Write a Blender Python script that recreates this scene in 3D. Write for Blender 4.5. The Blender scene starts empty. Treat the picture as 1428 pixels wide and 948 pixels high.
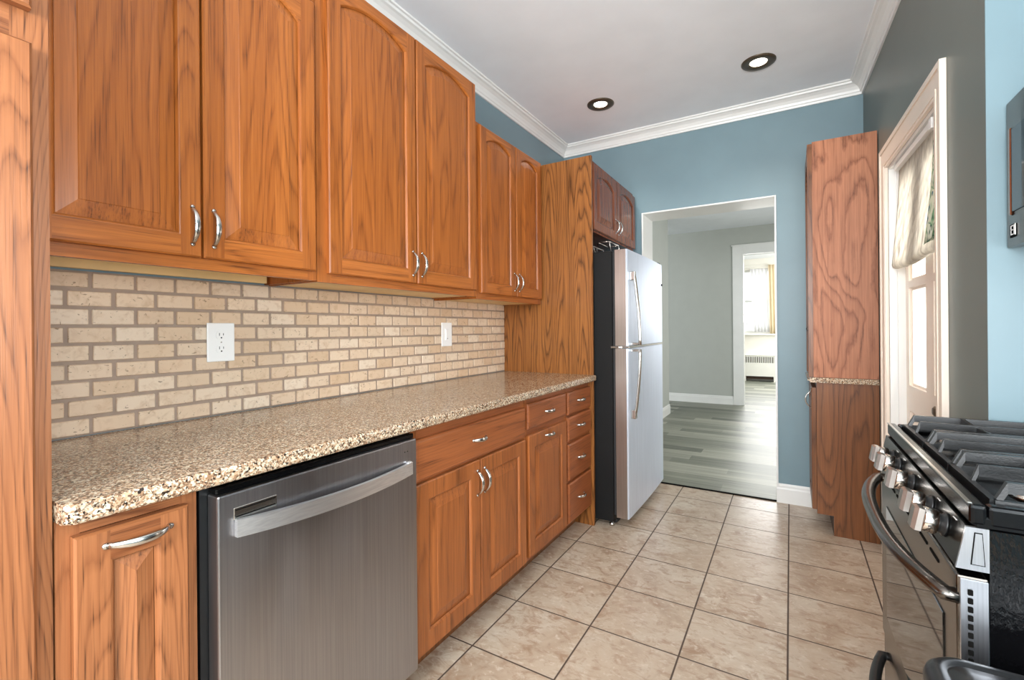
import bpy, bmesh, math, random
from mathutils import Vector, Matrix
random.seed(7)
PI = math.pi
S = bpy.context.scene
COL = S.collection

# ------------------------------------------------------------------ camera
W_PX, H_PX = 1428.0, 948.0
F_PX, YAW, ROLL = 646.0, math.radians(31.0), math.atan(12.4 / 1463)
PPY = 458.6
cam_d = bpy.data.cameras.new('camera')
cam = bpy.data.objects.new('camera', cam_d)
COL.objects.link(cam)
fw = Vector((-math.sin(YAW), math.cos(YAW), 0)); rt = Vector((math.cos(YAW), math.sin(YAW), 0)); up = Vector((0, 0, 1))
cr, sr = math.cos(ROLL), math.sin(ROLL)
R_ = rt * cr - up * sr
U_ = rt * sr + up * cr
M_ = Matrix((R_, U_, -fw)).transposed().to_4x4()
M_.translation = Vector((1.69, 0, 1.217))
cam.matrix_world = M_
cam_d.sensor_width = 36
cam_d.lens = F_PX / W_PX * 36
cam_d.shift_y = -(H_PX / 2 - PPY) / W_PX
cam_d.clip_start = 0.02
S.camera = cam

# ------------------------------------------------------------------ world, big lights, exposure
S.view_settings.view_transform = 'Standard'
S.view_settings.look = 'None'
S.view_settings.gamma = 1
S.view_settings.use_curve_mapping = False
S.view_settings.exposure = 0.84
S.cycles.use_denoising = True
S.cycles.max_bounces = 10
S.cycles.diffuse_bounces = 6
S.cycles.sample_clamp_indirect = 6

w = bpy.data.worlds.new('World'); S.world = w; w.use_nodes = True
bg = w.node_tree.nodes['Background']
bg.inputs[0].default_value = (0.93, 0.97, 1.0, 1)
bg.inputs[1].default_value = 1.6


def area(name, loc, direction, sx, sy, power, color=(1, 1, 1)):
    d = bpy.data.lights.new(name, 'AREA'); d.shape = 'RECTANGLE'; d.size = sx; d.size_y = sy
    d.energy = power; d.color = color
    o = bpy.data.objects.new(name, d); COL.objects.link(o)
    o.location = loc
    o.rotation_euler = Vector(direction).to_track_quat('-Z', 'Y').to_euler()
    return o


area('rear_window_daylight', (1.45, -2.05, 1.55), (0, 1, 0.5), 2.3, 1.9, 72, (0.95, 0.98, 1.0))
area('door_daylight', (2.62, 2.72, 1.5), (-1, 0, -0.1), 0.8, 1.2, 12, (1.0, 0.98, 0.95))
area('hall_window_daylight', (3.3, 5.8, 1.5), (-1, 0, -0.15), 1.6, 1.5, 30, (1, 1, 1))
area('far_room_daylight', (1.6, 11.55, 1.9), (0, -1, -0.35), 1.6, 1.3, 45, (1, 1, 1))
area('far_room_side_fill', (3.2, 10.2, 1.6), (-1, 0.5, -0.1), 1.4, 1.5, 45, (1, 0.99, 0.97))  # unseen fill added to brighten the far room and its window wall
area('range_side_window_daylight', (2.6, 0.15, 1.4), (-1, 0.12, 0), 1.2, 1.0, 30, (0.95, 0.98, 1.0))
pl = bpy.data.lights.new('kitchen_fill_light', 'POINT'); pl.energy = 75; pl.shadow_soft_size = 0.22; pl.color = (0.97, 0.98, 1.0)  # added fill behind the camera, lifts ceiling and cabinets; no known fixture
plo = bpy.data.objects.new('kitchen_fill_light', pl); COL.objects.link(plo); plo.location = (1.6, -1.3, 1.8)


# ------------------------------------------------------------------ material helpers
def lin(c):
    return tuple(((v / 255) / 12.92 if v / 255 <= 0.04045 else ((v / 255 + 0.055) / 1.055) ** 2.4) for v in c) + (1,)


class NT:
    def __init__(s, name):
        s.m = bpy.data.materials.new(name); s.m.use_nodes = True
        s.t = s.m.node_tree; s.n = s.t.nodes; s.b = s.n['Principled BSDF']

    def new(s, typ, **kw):
        x = s.n.new(typ)
        for k, v in kw.items():
            setattr(x, k, v)
        return x

    def link(s, a, b):
        s.t.links.new(a, b)

    def math(s, op, a, b=None, c=None):
        x = s.new('ShaderNodeMath', operation=op)
        for i, v in enumerate((a, b, c)):
            if v is None: continue
            if isinstance(v, (int, float)): x.inputs[i].default_value = v
            else: s.link(v, x.inputs[i])
        return x.outputs[0]

    def coord(s):
        return s.new('ShaderNodeTexCoord').outputs['Object']

    def mapping(s, v, scale=(1, 1, 1), loc=(0, 0, 0)):
        x = s.new('ShaderNodeMapping'); s.link(v, x.inputs[0])
        x.inputs['Scale'].default_value = scale; x.inputs['Location'].default_value = loc
        return x.outputs[0]

    def noise(s, v, scale=1.0, detail=2.0, rough=0.5, dist=0.0):
        x = s.new('ShaderNodeTexNoise'); s.link(v, x.inputs['Vector'])
        x.inputs['Scale'].default_value = scale; x.inputs['Detail'].default_value = detail
        x.inputs['Roughness'].default_value = rough; x.inputs['Distortion'].default_value = dist
        return x.outputs['Fac']

    def ramp(s, f, stops, interp='LINEAR'):
        x = s.new('ShaderNodeValToRGB'); s.link(f, x.inputs[0])
        r = x.color_ramp; r.interpolation = interp
        while len(r.elements) < len(stops): r.elements.new(0.5)
        for e, (p, c) in zip(r.elements, stops):
            e.position = p; e.color = c
        return x.outputs[0]

    def mix(s, f, a, b, mode='MIX'):
        x = s.new('ShaderNodeMix', data_type='RGBA', blend_type=mode)
        for i, v in ((0, f), (6, a), (7, b)):
            if isinstance(v, (int, float)): x.inputs[i].default_value = v
            elif isinstance(v, tuple): x.inputs[i].default_value = v
            else: s.link(v, x.inputs[i])
        return x.outputs[2]

    def bump(s, h, strength=0.2, dist=0.01):
        x = s.new('ShaderNodeBump'); s.link(h, x.inputs['Height'])
        x.inputs['Strength'].default_value = strength; x.inputs['Distance'].default_value = dist
        s.link(x.outputs[0], s.b.inputs['Normal'])

    def set(s, **kw):
        for k, v in kw.items():
            i = s.b.inputs[k.replace('_', ' ')]
            if isinstance(v, (int, float, tuple)): i.default_value = v
            else: s.link(v, i)
        return s


def plain(name, rgb, rough=0.5, metal=0.0, var=0.03, vscale=6.0, bump=0.0, bscale=200, spec=0.5):
    t = NT(name); c = lin(rgb)
    n = t.noise(t.coord(), vscale, 3)
    lo = tuple(max(0, v * (1 - var * 2)) for v in c[:3]) + (1,)
    hi = tuple(min(1, v * (1 + var * 2)) for v in c[:3]) + (1,)
    t.set(Base_Color=t.ramp(n, [(0.3, lo), (0.7, hi)]), Roughness=rough, Metallic=metal)
    t.b.inputs['Specular IOR Level'].default_value = spec
    if bump: t.bump(t.noise(t.coord(), bscale, 2), bump, 0.002)
    return t.m


def oak(name, light, mid, dark, axis='z', across=7.0, along=0.55, rings=16.0, boards=0.0, rough=0.36, contrast=1.0, pore=0.75, coat=0.10):
    """oak: contour lines of a noise field stretched along the grain, with fine pores."""
    t = NT(name)
    co = t.coord()
    oi = t.new('ShaderNodeObjectInfo')
    sep = t.new('ShaderNodeSeparateXYZ'); t.link(co, sep.inputs[0])
    off = t.math('MULTIPLY', oi.outputs['Random'], 37.0)
    tone = None
    if boards:
        ax = {'z': 1, 'y': 2, 'x': 1}[axis]
        idx = t.math('FLOOR', t.math('ADD', t.math('DIVIDE', sep.outputs[ax], boards), t.math('MULTIPLY', oi.outputs['Random'], 9.3)))
        wn = t.new('ShaderNodeTexWhiteNoise', noise_dimensions='1D'); t.link(idx, wn.inputs['W'])
        off = t.math('ADD', off, t.math('MULTIPLY', wn.outputs['Value'], 23.0))
        tone = wn.outputs['Value']
    cmb = t.new('ShaderNodeCombineXYZ')
    for i in range(3): t.link(t.math('ADD', sep.outputs[i], off) if i != 0 else sep.outputs[0], cmb.inputs[i])
    sc = {'z': (across, across, along), 'y': (across, along, across), 'x': (along, across, across)}[axis]
    p1 = t.mapping(cmb.outputs[0], sc)
    n = t.noise(p1, 1.0, 1.5, 0.45, 0.15)
    # fine wobble so that rings are not smooth
    n2 = t.noise(t.mapping(cmb.outputs[0], tuple(v * 7 for v in sc)), 1.0, 3, 0.6)
    v = t.math('ADD', t.math('MULTIPLY', n, rings), t.math('MULTIPLY', n2, 0.7))
    fr = t.math('FRACT', v)
    ring = t.ramp(fr, [(0.0, (1, 1, 1, 1)), (0.12, (0.45, 0.45, 0.45, 1)), (0.35, (0.1, 0.1, 0.1, 1)), (0.8, (0.0, 0.0, 0.0, 1)), (0.96, (0.7, 0.7, 0.7, 1)), (1.0, (1, 1, 1, 1))])
    sf = {'z': (330, 330, 6), 'y': (330, 6, 330), 'x': (6, 330, 330)}[axis]
    fine = t.noise(t.mapping(cmb.outputs[0], sf), 1.0, 2, 0.6)
    pores = t.ramp(fine, [(0.50, (0, 0, 0, 1)), (0.66, (1, 1, 1, 1))])
    # fine straight grain between the rings
    sg = {'z': (120, 120, 2.2), 'y': (120, 2.2, 120), 'x': (2.2, 120, 120)}[axis]
    grain = t.ramp(t.noise(t.mapping(cmb.outputs[0], sg), 1.0, 3, 0.6), [(0.35, (0, 0, 0, 1)), (0.68, (1, 1, 1, 1))])
    big = t.noise(t.mapping(cmb.outputs[0], tuple(v * 0.5 for v in sc)), 1.0, 2)
    c = t.mix(big, lin(light), lin(mid))
    if tone is not None:
        c = t.mix(t.math('MULTIPLY', tone, 0.5), c, lin(tuple(x * 0.9 for x in mid)))
    c = t.mix(t.math('MULTIPLY', grain, 0.42), c, lin(dark))
    c = t.mix(t.math('MULTIPLY', ring, 0.85 * contrast), c, lin(dark))
    c = t.mix(t.math('MULTIPLY', t.math('MULTIPLY', pores, t.math('ADD', t.math('MULTIPLY', ring, 0.75), 0.25)), pore), c, lin(tuple(x * 0.6 for x in dark)))
    t.set(Base_Color=c, Roughness=rough)
    t.b.inputs['Specular IOR Level'].default_value = 0.35
    t.b.inputs['Coat Weight'].default_value = coat
    t.b.inputs['Coat Roughness'].default_value = 0.22
    t.bump(t.math('MULTIPLY', pores, -1.0), 0.08, 0.001)
    return t.m


M = {}
A = dict(light=(190, 114, 52), mid=(170, 94, 37), dark=(122, 61, 19))
M['oak_up'] = oak('oak upper doors', **A, axis='z', boards=0.098, rings=19, across=5, along=0.5, contrast=0.62)
M['oak_up_h'] = oak('oak upper rails', **A, axis='y', rings=15, contrast=0.6)
B = dict(light=(174, 103, 54), mid=(152, 85, 40), dark=(108, 57, 25))
M['oak_base'] = oak('oak base doors', **B, axis='z', boards=0.11, rings=14, across=5, contrast=0.5)
M['oak_base_h'] = oak('oak base drawers', light=(162, 94, 52), mid=(144, 79, 42), dark=(108, 57, 29), axis='y', rings=8, contrast=0.4)
P = dict(light=(168, 110, 70), mid=(154, 95, 57), dark=(108, 60, 32))
M['oak_pantry'] = oak('oak pantry', **P, axis='z', rings=44, across=6, along=0.55, contrast=0.6, pore=0.9)
M['oak_pantry_h'] = oak('oak pantry rails', **P, axis='y', rings=16)
M['oak_panel'] = oak('oak tall panel', light=(186, 122, 64), mid=(168, 104, 50), dark=(82, 46, 16), axis='z', rings=24, across=7, along=0.55, boards=0.19, contrast=0.95)
M['oak_hutch'] = oak('oak hutch side', light=(190, 130, 98), mid=(174, 113, 80), dark=(124, 72, 46), axis='z', rings=11, across=5.5, along=1.5, contrast=0.9, rough=0.5, coat=0.0)
M['oak_hutch_low'] = oak('oak hutch base side', light=(140, 90, 54), mid=(124, 76, 43), dark=(80, 46, 23), axis='z', rings=14, across=5, along=0.6, contrast=0.8)
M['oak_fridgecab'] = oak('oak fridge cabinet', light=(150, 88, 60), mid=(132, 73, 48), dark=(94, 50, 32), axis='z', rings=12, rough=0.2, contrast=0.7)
M['birch'] = plain('pale birch', (236, 204, 146), 0.5, var=0.04)
M['inside_dark'] = plain('dark wood interior', (60, 38, 24), 0.6)

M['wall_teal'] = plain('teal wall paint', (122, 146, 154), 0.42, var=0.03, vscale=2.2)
M['wall_grey'] = plain('grey right wall', (106, 113, 107), 0.42, var=0.03, vscale=2.2)  # greyer, darker base colour than the teal walls, right wall only
M['white_paint'] = plain('white gloss paint', (236, 236, 232), 0.3, var=0.01)
M['ceiling_paint'] = plain('ceiling paint', (238, 242, 246), 0.85, var=0.01)
M['hall_paint'] = plain('grey hall paint', (182, 185, 178), 0.6, var=0.01)
M['cream_paint'] = plain('cream paint', (240, 236, 226), 0.4, var=0.01)
M['door_paint'] = plain('warm white door paint', (236, 222, 206), 0.35, var=0.015)
M['chrome'] = plain('brushed nickel', (205, 202, 196), 0.22, 1.0, var=0.02, vscale=40)
M['chrome_knob'] = plain('polished steel knob', (222, 214, 206), 0.16, 1.0, var=0.02, vscale=30)
M['knob_face'] = plain('satin knob face', (186, 178, 172), 0.3, 1.0, var=0.03, vscale=30)
M['white_plastic'] = plain('white plastic', (244, 243, 240), 0.3, var=0.005)
M['slot'] = plain('dark slot', (14, 13, 12), 0.8, spec=0.05)
M['black_enamel'] = plain('black enamel', (6, 6, 7), 0.22, var=0.02, spec=0.3)
M['black_plastic'] = plain('black plastic', (22, 23, 24), 0.32, var=0.05, vscale=30)
M['cast_iron'] = plain('cast iron grate', (20, 21, 22), 0.34, 0.2, var=0.25, vscale=25, bump=0.15, bscale=300)
M['black_glass'] = plain('black oven glass', (16, 14, 13), 0.03, var=0.01, spec=0.9)
M['micro_glass'] = plain('microwave glass', (30, 40, 46), 0.06, var=0.02, spec=0.6)
M['bronze'] = plain('bronze trim', (92, 80, 66), 0.35, 0.6, var=0.1)
M['rubber'] = plain('rubber gasket', (40, 38, 38), 0.6)
M['fridge_side'] = plain('charcoal fridge side', (24, 24, 24), 0.5, var=0.05, vscale=3, bump=0.1, bscale=500, spec=0.2)
M['copper_edge'] = plain('warm steel edge', (170, 146, 132), 0.25, 1.0)
M['radiator'] = plain('radiator cover enamel', (240, 238, 230), 0.4, var=0.01)


def steel(name, rgb, rough=0.28, brush='y', smudge=0.12):
    t = NT(name)
    co = t.coord()
    sc = {'y': (300, 4, 300), 'z': (300, 300, 3), 'x': (4, 300, 300)}[brush]
    n = t.noise(t.mapping(co, sc), 1, 2)
    sm = t.noise(t.mapping(co, (4, 7, 2.0)), 1, 2, 0.5, 0.2)
    c = lin(rgb)
    t.set(Base_Color=t.ramp(n, [(0.3, tuple(v * 0.9 for v in c[:3]) + (1,)), (0.7, tuple(min(1, v * 1.08) for v in c[:3]) + (1,))]), Metallic=1.0,
          Roughness=t.math('ADD', t.math('MULTIPLY', sm, smudge), rough - smudge * 0.5))
    t.b.inputs['Anisotropic'].default_value = 0.3
    t.bump(n, 0.01, 0.0003)
    return t.m


M['steel'] = steel('stainless fridge', (222, 232, 248), 0.44, 'z', 0.06)
M['steel'].node_tree.nodes['Principled BSDF'].inputs['Metallic'].default_value = 0.6
M['steel_dark'] = steel('dark stainless', (162, 160, 162), 0.34, 'z', 0.3)
M['steel_range'] = steel('range stainless', (112, 106, 100), 0.24, 'y', 0.04)
M['steel_panel'] = steel('black stainless panel', (62, 59, 55), 0.22, 'y', 0.03)
M['steel_side'] = steel('brushed stainless end cap', (214, 216, 222), 0.3, 'z')
M['steel_handle'] = steel('satin steel handle', (246, 246, 248), 0.36, 'y')
M['steel_edge'] = steel('warm door edge steel', (168, 156, 148), 0.3, 'z')

# textured black side of the range
t = NT('orange peel black enamel')
t.set(Base_Color=lin((6, 6, 7)), Roughness=0.1)
t.bump(t.noise(t.mapping(t.coord(), (150, 150, 80)), 1, 2), 0.22, 0.004)
M['black_peel'] = t.m

# granite
t = NT('speckled granite')
co = t.coord()
vo = t.new('ShaderNodeTexVoronoi'); t.link(co, vo.inputs['Vector']); vo.inputs['Scale'].default_value = 210
sp = t.new('ShaderNodeSeparateColor'); t.link(vo.outputs['Color'], sp.inputs[0])
cA = t.ramp(sp.outputs[0], [(0.0, lin((212, 198, 172))), (0.26, lin((184, 156, 126))), (0.52, lin((150, 116, 88))), (0.74, lin((104, 78, 60))), (0.90, lin((48, 38, 32)))], 'CONSTANT')
vo2 = t.new('ShaderNodeTexVoronoi'); t.link(co, vo2.inputs['Vector']); vo2.inputs['Scale'].default_value = 380
sp2 = t.new('ShaderNodeSeparateColor'); t.link(vo2.outputs['Color'], sp2.inputs[0])
cB = t.ramp(sp2.outputs[1], [(0.0, lin((214, 200, 176))), (0.24, lin((174, 142, 114))), (0.56, lin((114, 88, 68))), (0.80, lin((42, 34, 30)))], 'CONSTANT')
nn = t.noise(co, 60, 3)
t.set(Base_Color=t.mix(t.ramp(nn, [(0.42, (0, 0, 0, 1)), (0.58, (1, 1, 1, 1))]), cA, cB), Roughness=0.16)
M['granite'] = t.m

# kitchen floor tile
TX, TY, PX_, PY_ = 0.632, 1.445, 0.347, 0.3385
t = NT('beige floor tile')
co = t.coord()
sep = t.new('ShaderNodeSeparateXYZ'); t.link(co, sep.inputs[0])
u = t.math('DIVIDE', t.math('SUBTRACT', sep.outputs[0], TX), PX_)
v = t.math('DIVIDE', t.math('SUBTRACT', sep.outputs[1], TY), PY_)
fu, fv = t.math('FRACT', t.math('ADD', u, 50)), t.math('FRACT', t.math('ADD', v, 50))
iu, iv = t.math('FLOOR', t.math('ADD', u, 50)), t.math('FLOOR', t.math('ADD', v, 50))
eu = t.math('MINIMUM', fu, t.math('SUBTRACT', 1.0, fu))
ev = t.math('MINIMUM', fv, t.math('SUBTRACT', 1.0, fv))
e = t.math('MINIMUM', eu, ev)
gr = t.ramp(e, [(0.007, (1, 1, 1, 1)), (0.011, (0, 0, 0, 1))])
cmb = t.new('ShaderNodeCombineXYZ'); t.link(iu, cmb.inputs[0]); t.link(iv, cmb.inputs[1])
wn = t.new('ShaderNodeTexWhiteNoise', noise_dimensions='2D'); t.link(cmb.outputs[0], wn.inputs['Vector'])
va = t.new('ShaderNodeVectorMath', operation='MULTIPLY_ADD')
t.link(wn.outputs['Color'], va.inputs[0]); va.inputs[1].default_value = (8, 8, 8); t.link(co, va.inputs[2])
n1 = t.noise(va.outputs[0], 4.5, 4, 0.6, 0.8)
n2 = t.noise(t.mapping(va.outputs[0], (11, 17, 9)), 1, 8, 0.72, 0.9)
n3 = t.noise(t.mapping(va.outputs[0], (34, 48, 9)), 1, 4, 0.6, 0.4)
c = t.ramp(n1, [(0.3, lin((164, 142, 120))), (0.5, lin((186, 168, 147))), (0.7, lin((200, 188, 170)))])
c = t.mix(t.ramp(n2, [(0.49, (0, 0, 0, 1)), (0.64, (0.85, 0.85, 0.85, 1))]), c, lin((146, 114, 88)))
c = t.mix(t.ramp(n3, [(0.56, (0, 0, 0, 1)), (0.72, (0.6, 0.6, 0.6, 1))]), c, lin((222, 212, 196)))
c = t.mix(t.ramp(n3, [(0.28, (0.5, 0.5, 0.5, 1)), (0.40, (0, 0, 0, 1))]), c, lin((138, 112, 90)))
c = t.mix(t.math('MULTIPLY', wn.outputs['Value'], 0.3), c, lin((172, 150, 128)))
c = t.mix(gr, c, lin((72, 56, 46)))
t.set(Base_Color=c, Roughness=t.math('ADD', t.math('MULTIPLY', gr, 0.45), 0.3))
t.bump(t.math('ADD', t.math('MULTIPLY', gr, -1.0), t.math('MULTIPLY', n2, 0.25)), 0.35, 0.003)
M['floor_tile'] = t.m

# hall planks (run along x)
t = NT('grey vinyl planks')
co = t.coord()
sep = t.new('ShaderNodeSeparateXYZ'); t.link(co, sep.inputs[0])
row = t.math('FLOOR', t.math('DIVIDE', sep.outputs[1], 0.15))
wn = t.new('ShaderNodeTexWhiteNoise', noise_dimensions='1D'); t.link(row, wn.inputs['W'])
col = t.math('FLOOR', t.math('ADD', t.math('DIVIDE', sep.outputs[0], 1.2), t.math('MULTIPLY', wn.outputs['Value'], 5)))
cmb = t.new('ShaderNodeCombineXYZ'); t.link(row, cmb.inputs[0]); t.link(col, cmb.inputs[1])
w2 = t.new('ShaderNodeTexWhiteNoise', noise_dimensions='2D'); t.link(cmb.outputs[0], w2.inputs['Vector'])
gn = t.noise(t.mapping(co, (1.3, 42, 1)), 1, 4, 0.65)
c = t.ramp(t.math('ADD', t.math('MULTIPLY', gn, 0.6), t.math('MULTIPLY', w2.outputs['Value'], 0.4)),
           [(0.3, lin((88, 92, 80))), (0.5, lin((126, 128, 114))), (0.7, lin((166, 165, 150)))])
fy = t.math('FRACT', t.math('DIVIDE', sep.outputs[1], 0.15))
seam = t.math('LESS_THAN', fy, 0.025)
c = t.mix(t.math('MULTIPLY', seam, 0.5), c, lin((70, 72, 64)))
t.set(Base_Color=c, Roughness=0.42)
M['planks'] = t.m

# backsplash stone tile, one tone per tile
t = NT('tumbled travertine tile')
co = t.coord()
g = t.new('ShaderNodeNewGeometry')
rnd = g.outputs['Random Per Island']
va = t.new('ShaderNodeVectorMath', operation='ADD'); t.link(co, va.inputs[0])
cm = t.new('ShaderNodeCombineXYZ'); t.link(t.math('MULTIPLY', rnd, 30), cm.inputs[0]); t.link(cm.outputs[0], va.inputs[1])
c = t.ramp(rnd, [(0.0, lin((226, 203, 176))), (0.3, lin((216, 188, 158))), (0.6, lin((230, 211, 188))), (0.85, lin((208, 178, 146))), (1.0, lin((222, 198, 170)))])
n1 = t.noise(va.outputs[0], 38, 4, 0.6, 0.8)
c = t.mix(t.ramp(n1, [(0.5, (0, 0, 0, 1)), (0.75, (0.7, 0.7, 0.7, 1))]), c, lin((190, 157, 124)))
n2 = t.noise(t.mapping(va.outputs[0], (60, 60, 95)), 1, 3, 0.6, 1.0)
pit = t.ramp(n2, [(0.645, (0, 0, 0, 1)), (0.68, (1, 1, 1, 1))])
c = t.mix(t.math('MULTIPLY', pit, 0.7), c, lin((124, 96, 70)))
t.set(Base_Color=c, Roughness=0.45)
t.bump(t.math('MULTIPLY', pit, -1.0), 0.4, 0.002)
M['stone_tile'] = t.m
M['grout'] = plain('taupe grout', (160, 140, 124), 0.8, var=0.04, vscale=30)

# roman shade cloth
t = NT('ikat linen cloth')
co = t.coord()
n1 = t.noise(t.mapping(co, (30, 26, 9)), 1, 3, 0.6, 0.4)
wv = t.new('ShaderNodeTexWave', wave_type='BANDS', bands_direction='DIAGONAL'); t.link(t.mapping(co, (1, 1, 1)), wv.inputs['Vector'])
wv.inputs['Scale'].default_value = 7; wv.inputs['Distortion'].default_value = 5; wv.inputs['Detail'].default_value = 3
c = t.ramp(n1, [(0.3, lin((200, 193, 180))), (0.5, lin((218, 213, 203))), (0.7, lin((176, 169, 158)))])
c = t.mix(t.math('MULTIPLY', t.ramp(wv.outputs['Fac'], [(0.6, (0, 0, 0, 1)), (0.9, (1, 1, 1, 1))]), 0.22), c, lin((142, 136, 126)))
t.set(Base_Color=c, Roughness=0.85)
M['cloth'] = t.m
t = NT('leaf print cloth')
co = t.coord()
n1 = t.noise(t.mapping(co, (12, 12, 9)), 1, 1, 0.5, 2.2)
c = t.ramp(n1, [(0.0, lin((236, 238, 230))), (0.40, lin((232, 236, 226))), (0.43, lin((70, 104, 92))), (0.46, lin((140, 190, 150))), (0.50, lin((234, 236, 222))), (0.60, lin((236, 238, 228))), (0.63, lin((20, 110, 130))), (0.70, lin((24, 118, 136)))], 'LINEAR')
t.set(Base_Color=c, Roughness=0.85)
M['leaf_cloth'] = t.m
t = NT('sheer curtain')
t.set(Base_Color=lin((240, 239, 238)), Roughness=0.9)
M['sheer'] = t.m
M['drape'] = plain('cream drape', (236, 222, 194), 0.9, var=0.02)
t = NT('window glass')
t.set(Base_Color=(1, 1, 1, 1), Roughness=0.0); t.b.inputs['Transmission Weight'].default_value = 1.0; t.b.inputs['IOR'].default_value = 1.01
M['glass'] = t.m
t = NT('downlight lens')
t.set(Base_Color=(1, 1, 1, 1)); t.b.inputs['Emission Color'].default_value = (1, 0.93, 0.8, 1); t.b.inputs['Emission Strength'].default_value = 5
M['lens'] = t.m
t = NT('pale siding')
t.set(Base_Color=lin((226, 226, 224)), Roughness=0.8)
M['siding'] = t.m
M['dark_line'] = plain('grey bark', (96, 92, 90), 0.6)


# ------------------------------------------------------------------ mesh helpers
def bm_new():
    return bmesh.new()


def box(bm, x0, x1, y0, y1, z0, z1, bev=0.0, seg=1, mi=0):
    x0, x1 = sorted((x0, x1)); y0, y1 = sorted((y0, y1)); z0, z1 = sorted((z0, z1))
    vs = [bm.verts.new(p) for p in ((x0, y0, z0), (x1, y0, z0), (x1, y1, z0), (x0, y1, z0), (x0, y0, z1), (x1, y0, z1), (x1, y1, z1), (x0, y1, z1))]
    fs = [bm.faces.new([vs[i] for i in q]) for q in ((3, 2, 1, 0), (4, 5, 6, 7), (0, 1, 5, 4), (1, 2, 6, 5), (2, 3, 7, 6), (3, 0, 4, 7))]
    for f in fs: f.material_index = mi
    if bev:
        es = list({e for f in fs for e in f.edges})
        bmesh.ops.bevel(bm, geom=es, offset=bev, segments=seg, affect='EDGES', profile=0.5, clamp_overlap=True)
    return bm


def mbox(*a, **k):
    return box(bm_new(), *a, **k)


def poly_prism(bm, pts, fn, d0, d1, mi=0):
    """pts 2-D polygon; fn(a,b,d)->xyz."""
    a = [bm.verts.new(fn(p[0], p[1], d0)) for p in pts]
    b = [bm.verts.new(fn(p[0], p[1], d1)) for p in pts]
    n = len(pts)
    f = [bm.faces.new(a), bm.faces.new(b[::-1])]
    for i in range(n):
        f.append(bm.faces.new((a[i], b[i], b[(i + 1) % n], a[(i + 1) % n])))
    for q in f: q.material_index = mi
    return bm


def tube(bm, pts, rad, seg=10, squash=None, up=Vector((0, 0, 1)), cap=True, smooth=True):
    """sweep an ellipse along pts; rad = number or list; squash = (a along side, b along up)."""
    pts = [Vector(p) for p in pts]
    n = len(pts)
    rr = rad if isinstance(rad, (list, tuple)) else [rad] * n
    sa, sb = squash or (1, 1)
    rings = []
    for i, p in enumerate(pts):
        d = (pts[min(i + 1, n - 1)] - pts[max(i - 1, 0)]).normalized()
        u = up if abs(d.dot(up)) < 0.95 else Vector((1, 0, 0)) if abs(d.x) < 0.9 else Vector((0, 1, 0))
        s = d.cross(u).normalized(); q = s.cross(d).normalized()
        rings.append([bm.verts.new(p + (s * math.cos(2 * PI * k / seg) * sa + q * math.sin(2 * PI * k / seg) * sb) * rr[i]) for k in range(seg)])
    for i in range(n - 1):
        for k in range(seg):
            f = bm.faces.new((rings[i][k], rings[i][(k + 1) % seg], rings[i + 1][(k + 1) % seg], rings[i + 1][k])); f.smooth = smooth
    if cap:
        bm.faces.new(rings[0][::-1]); bm.faces.new(rings[-1])
    return bm


def lathe(bm, prof, origin, axis, seg=32, smooth=True, mi=0):
    """prof list of (r, h) along axis."""
    axis = Vector(axis).normalized(); o = Vector(origin)
    a = axis.orthogonal().normalized(); b = axis.cross(a)
    rings = []
    for r, h in prof:
        if r < 1e-6:
            rings.append([bm.verts.new(o + axis * h)])
        else:
            rings.append([bm.verts.new(o + axis * h + (a * math.cos(2 * PI * k / seg) + b * math.sin(2 * PI * k / seg)) * r) for k in range(seg)])
    for i in range(len(rings) - 1):
        A_, B_ = rings[i], rings[i + 1]
        for k in range(seg):
            k2 = (k + 1) % seg
            if len(A_) == 1 and len(B_) == 1: continue
            if len(A_) == 1: f = bm.faces.new((A_[0], B_[k2], B_[k]))
            elif len(B_) == 1: f = bm.faces.new((A_[k], A_[k2], B_[0]))
            else: f = bm.faces.new((A_[k], A_[k2], B_[k2], B_[k]))
            f.smooth = smooth; f.material_index = mi
    return bm


def obj(name, bm, mats, parent=None):
    bmesh.ops.recalc_face_normals(bm, faces=bm.faces)
    me = bpy.data.meshes.new(name); bm.to_mesh(me); bm.free()
    for m in (mats if isinstance(mats, (list, tuple)) else [mats]):
        me.materials.append(M[m])
    o = bpy.data.objects.new(name, me); COL.objects.link(o)
    if parent:
        o.parent = parent
        mw = Matrix.Translation(parent.location) if parent.type == 'EMPTY' else None
        if mw is not None: o.matrix_parent_inverse = mw.inverted()
        # a sub-part's mesh parent sits at identity in world space (see below)
    return o


def thing(name, label, cat, loc=(0, 0, 0), group=None):
    o = bpy.data.objects.new(name, None); COL.objects.link(o)
    o.location = loc; o.empty_display_size = 0.05
    o['label'] = label; o['category'] = cat
    if group: o['group'] = group
    return o


def tag(o, label, cat, group=None):
    o['label'] = label; o['category'] = cat
    if group: o['group'] = group
    return o


def struct(name, bm, mats, parent=None):
    o = obj(name, bm, mats, parent)
    if parent is None: o['kind'] = 'structure'
    return o


# ------------------------------------------------------------------ room shell
CZ = 2.79
YB = 3.715          # far wall of the kitchen
SK = 0.035          # the right wall runs a little out of square
xr = lambda y: 2.101 + SK * (YB - y)
YN = 1.815          # the right wall steps back here (range alcove)
XA = 2.64           # alcove wall

struct('floor', mbox(-0.2, 3.0, -2.3, YB + 0.01, -0.06, 0.0), 'floor_tile')
struct('ceiling', mbox(-0.2, 3.0, -2.3, YB + 0.28, CZ, CZ + 0.1), 'ceiling_paint')
struct('wall_left', mbox(-0.12, 0.0, -2.2, YB + 0.27, 0, CZ), 'wall_teal')
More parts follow.
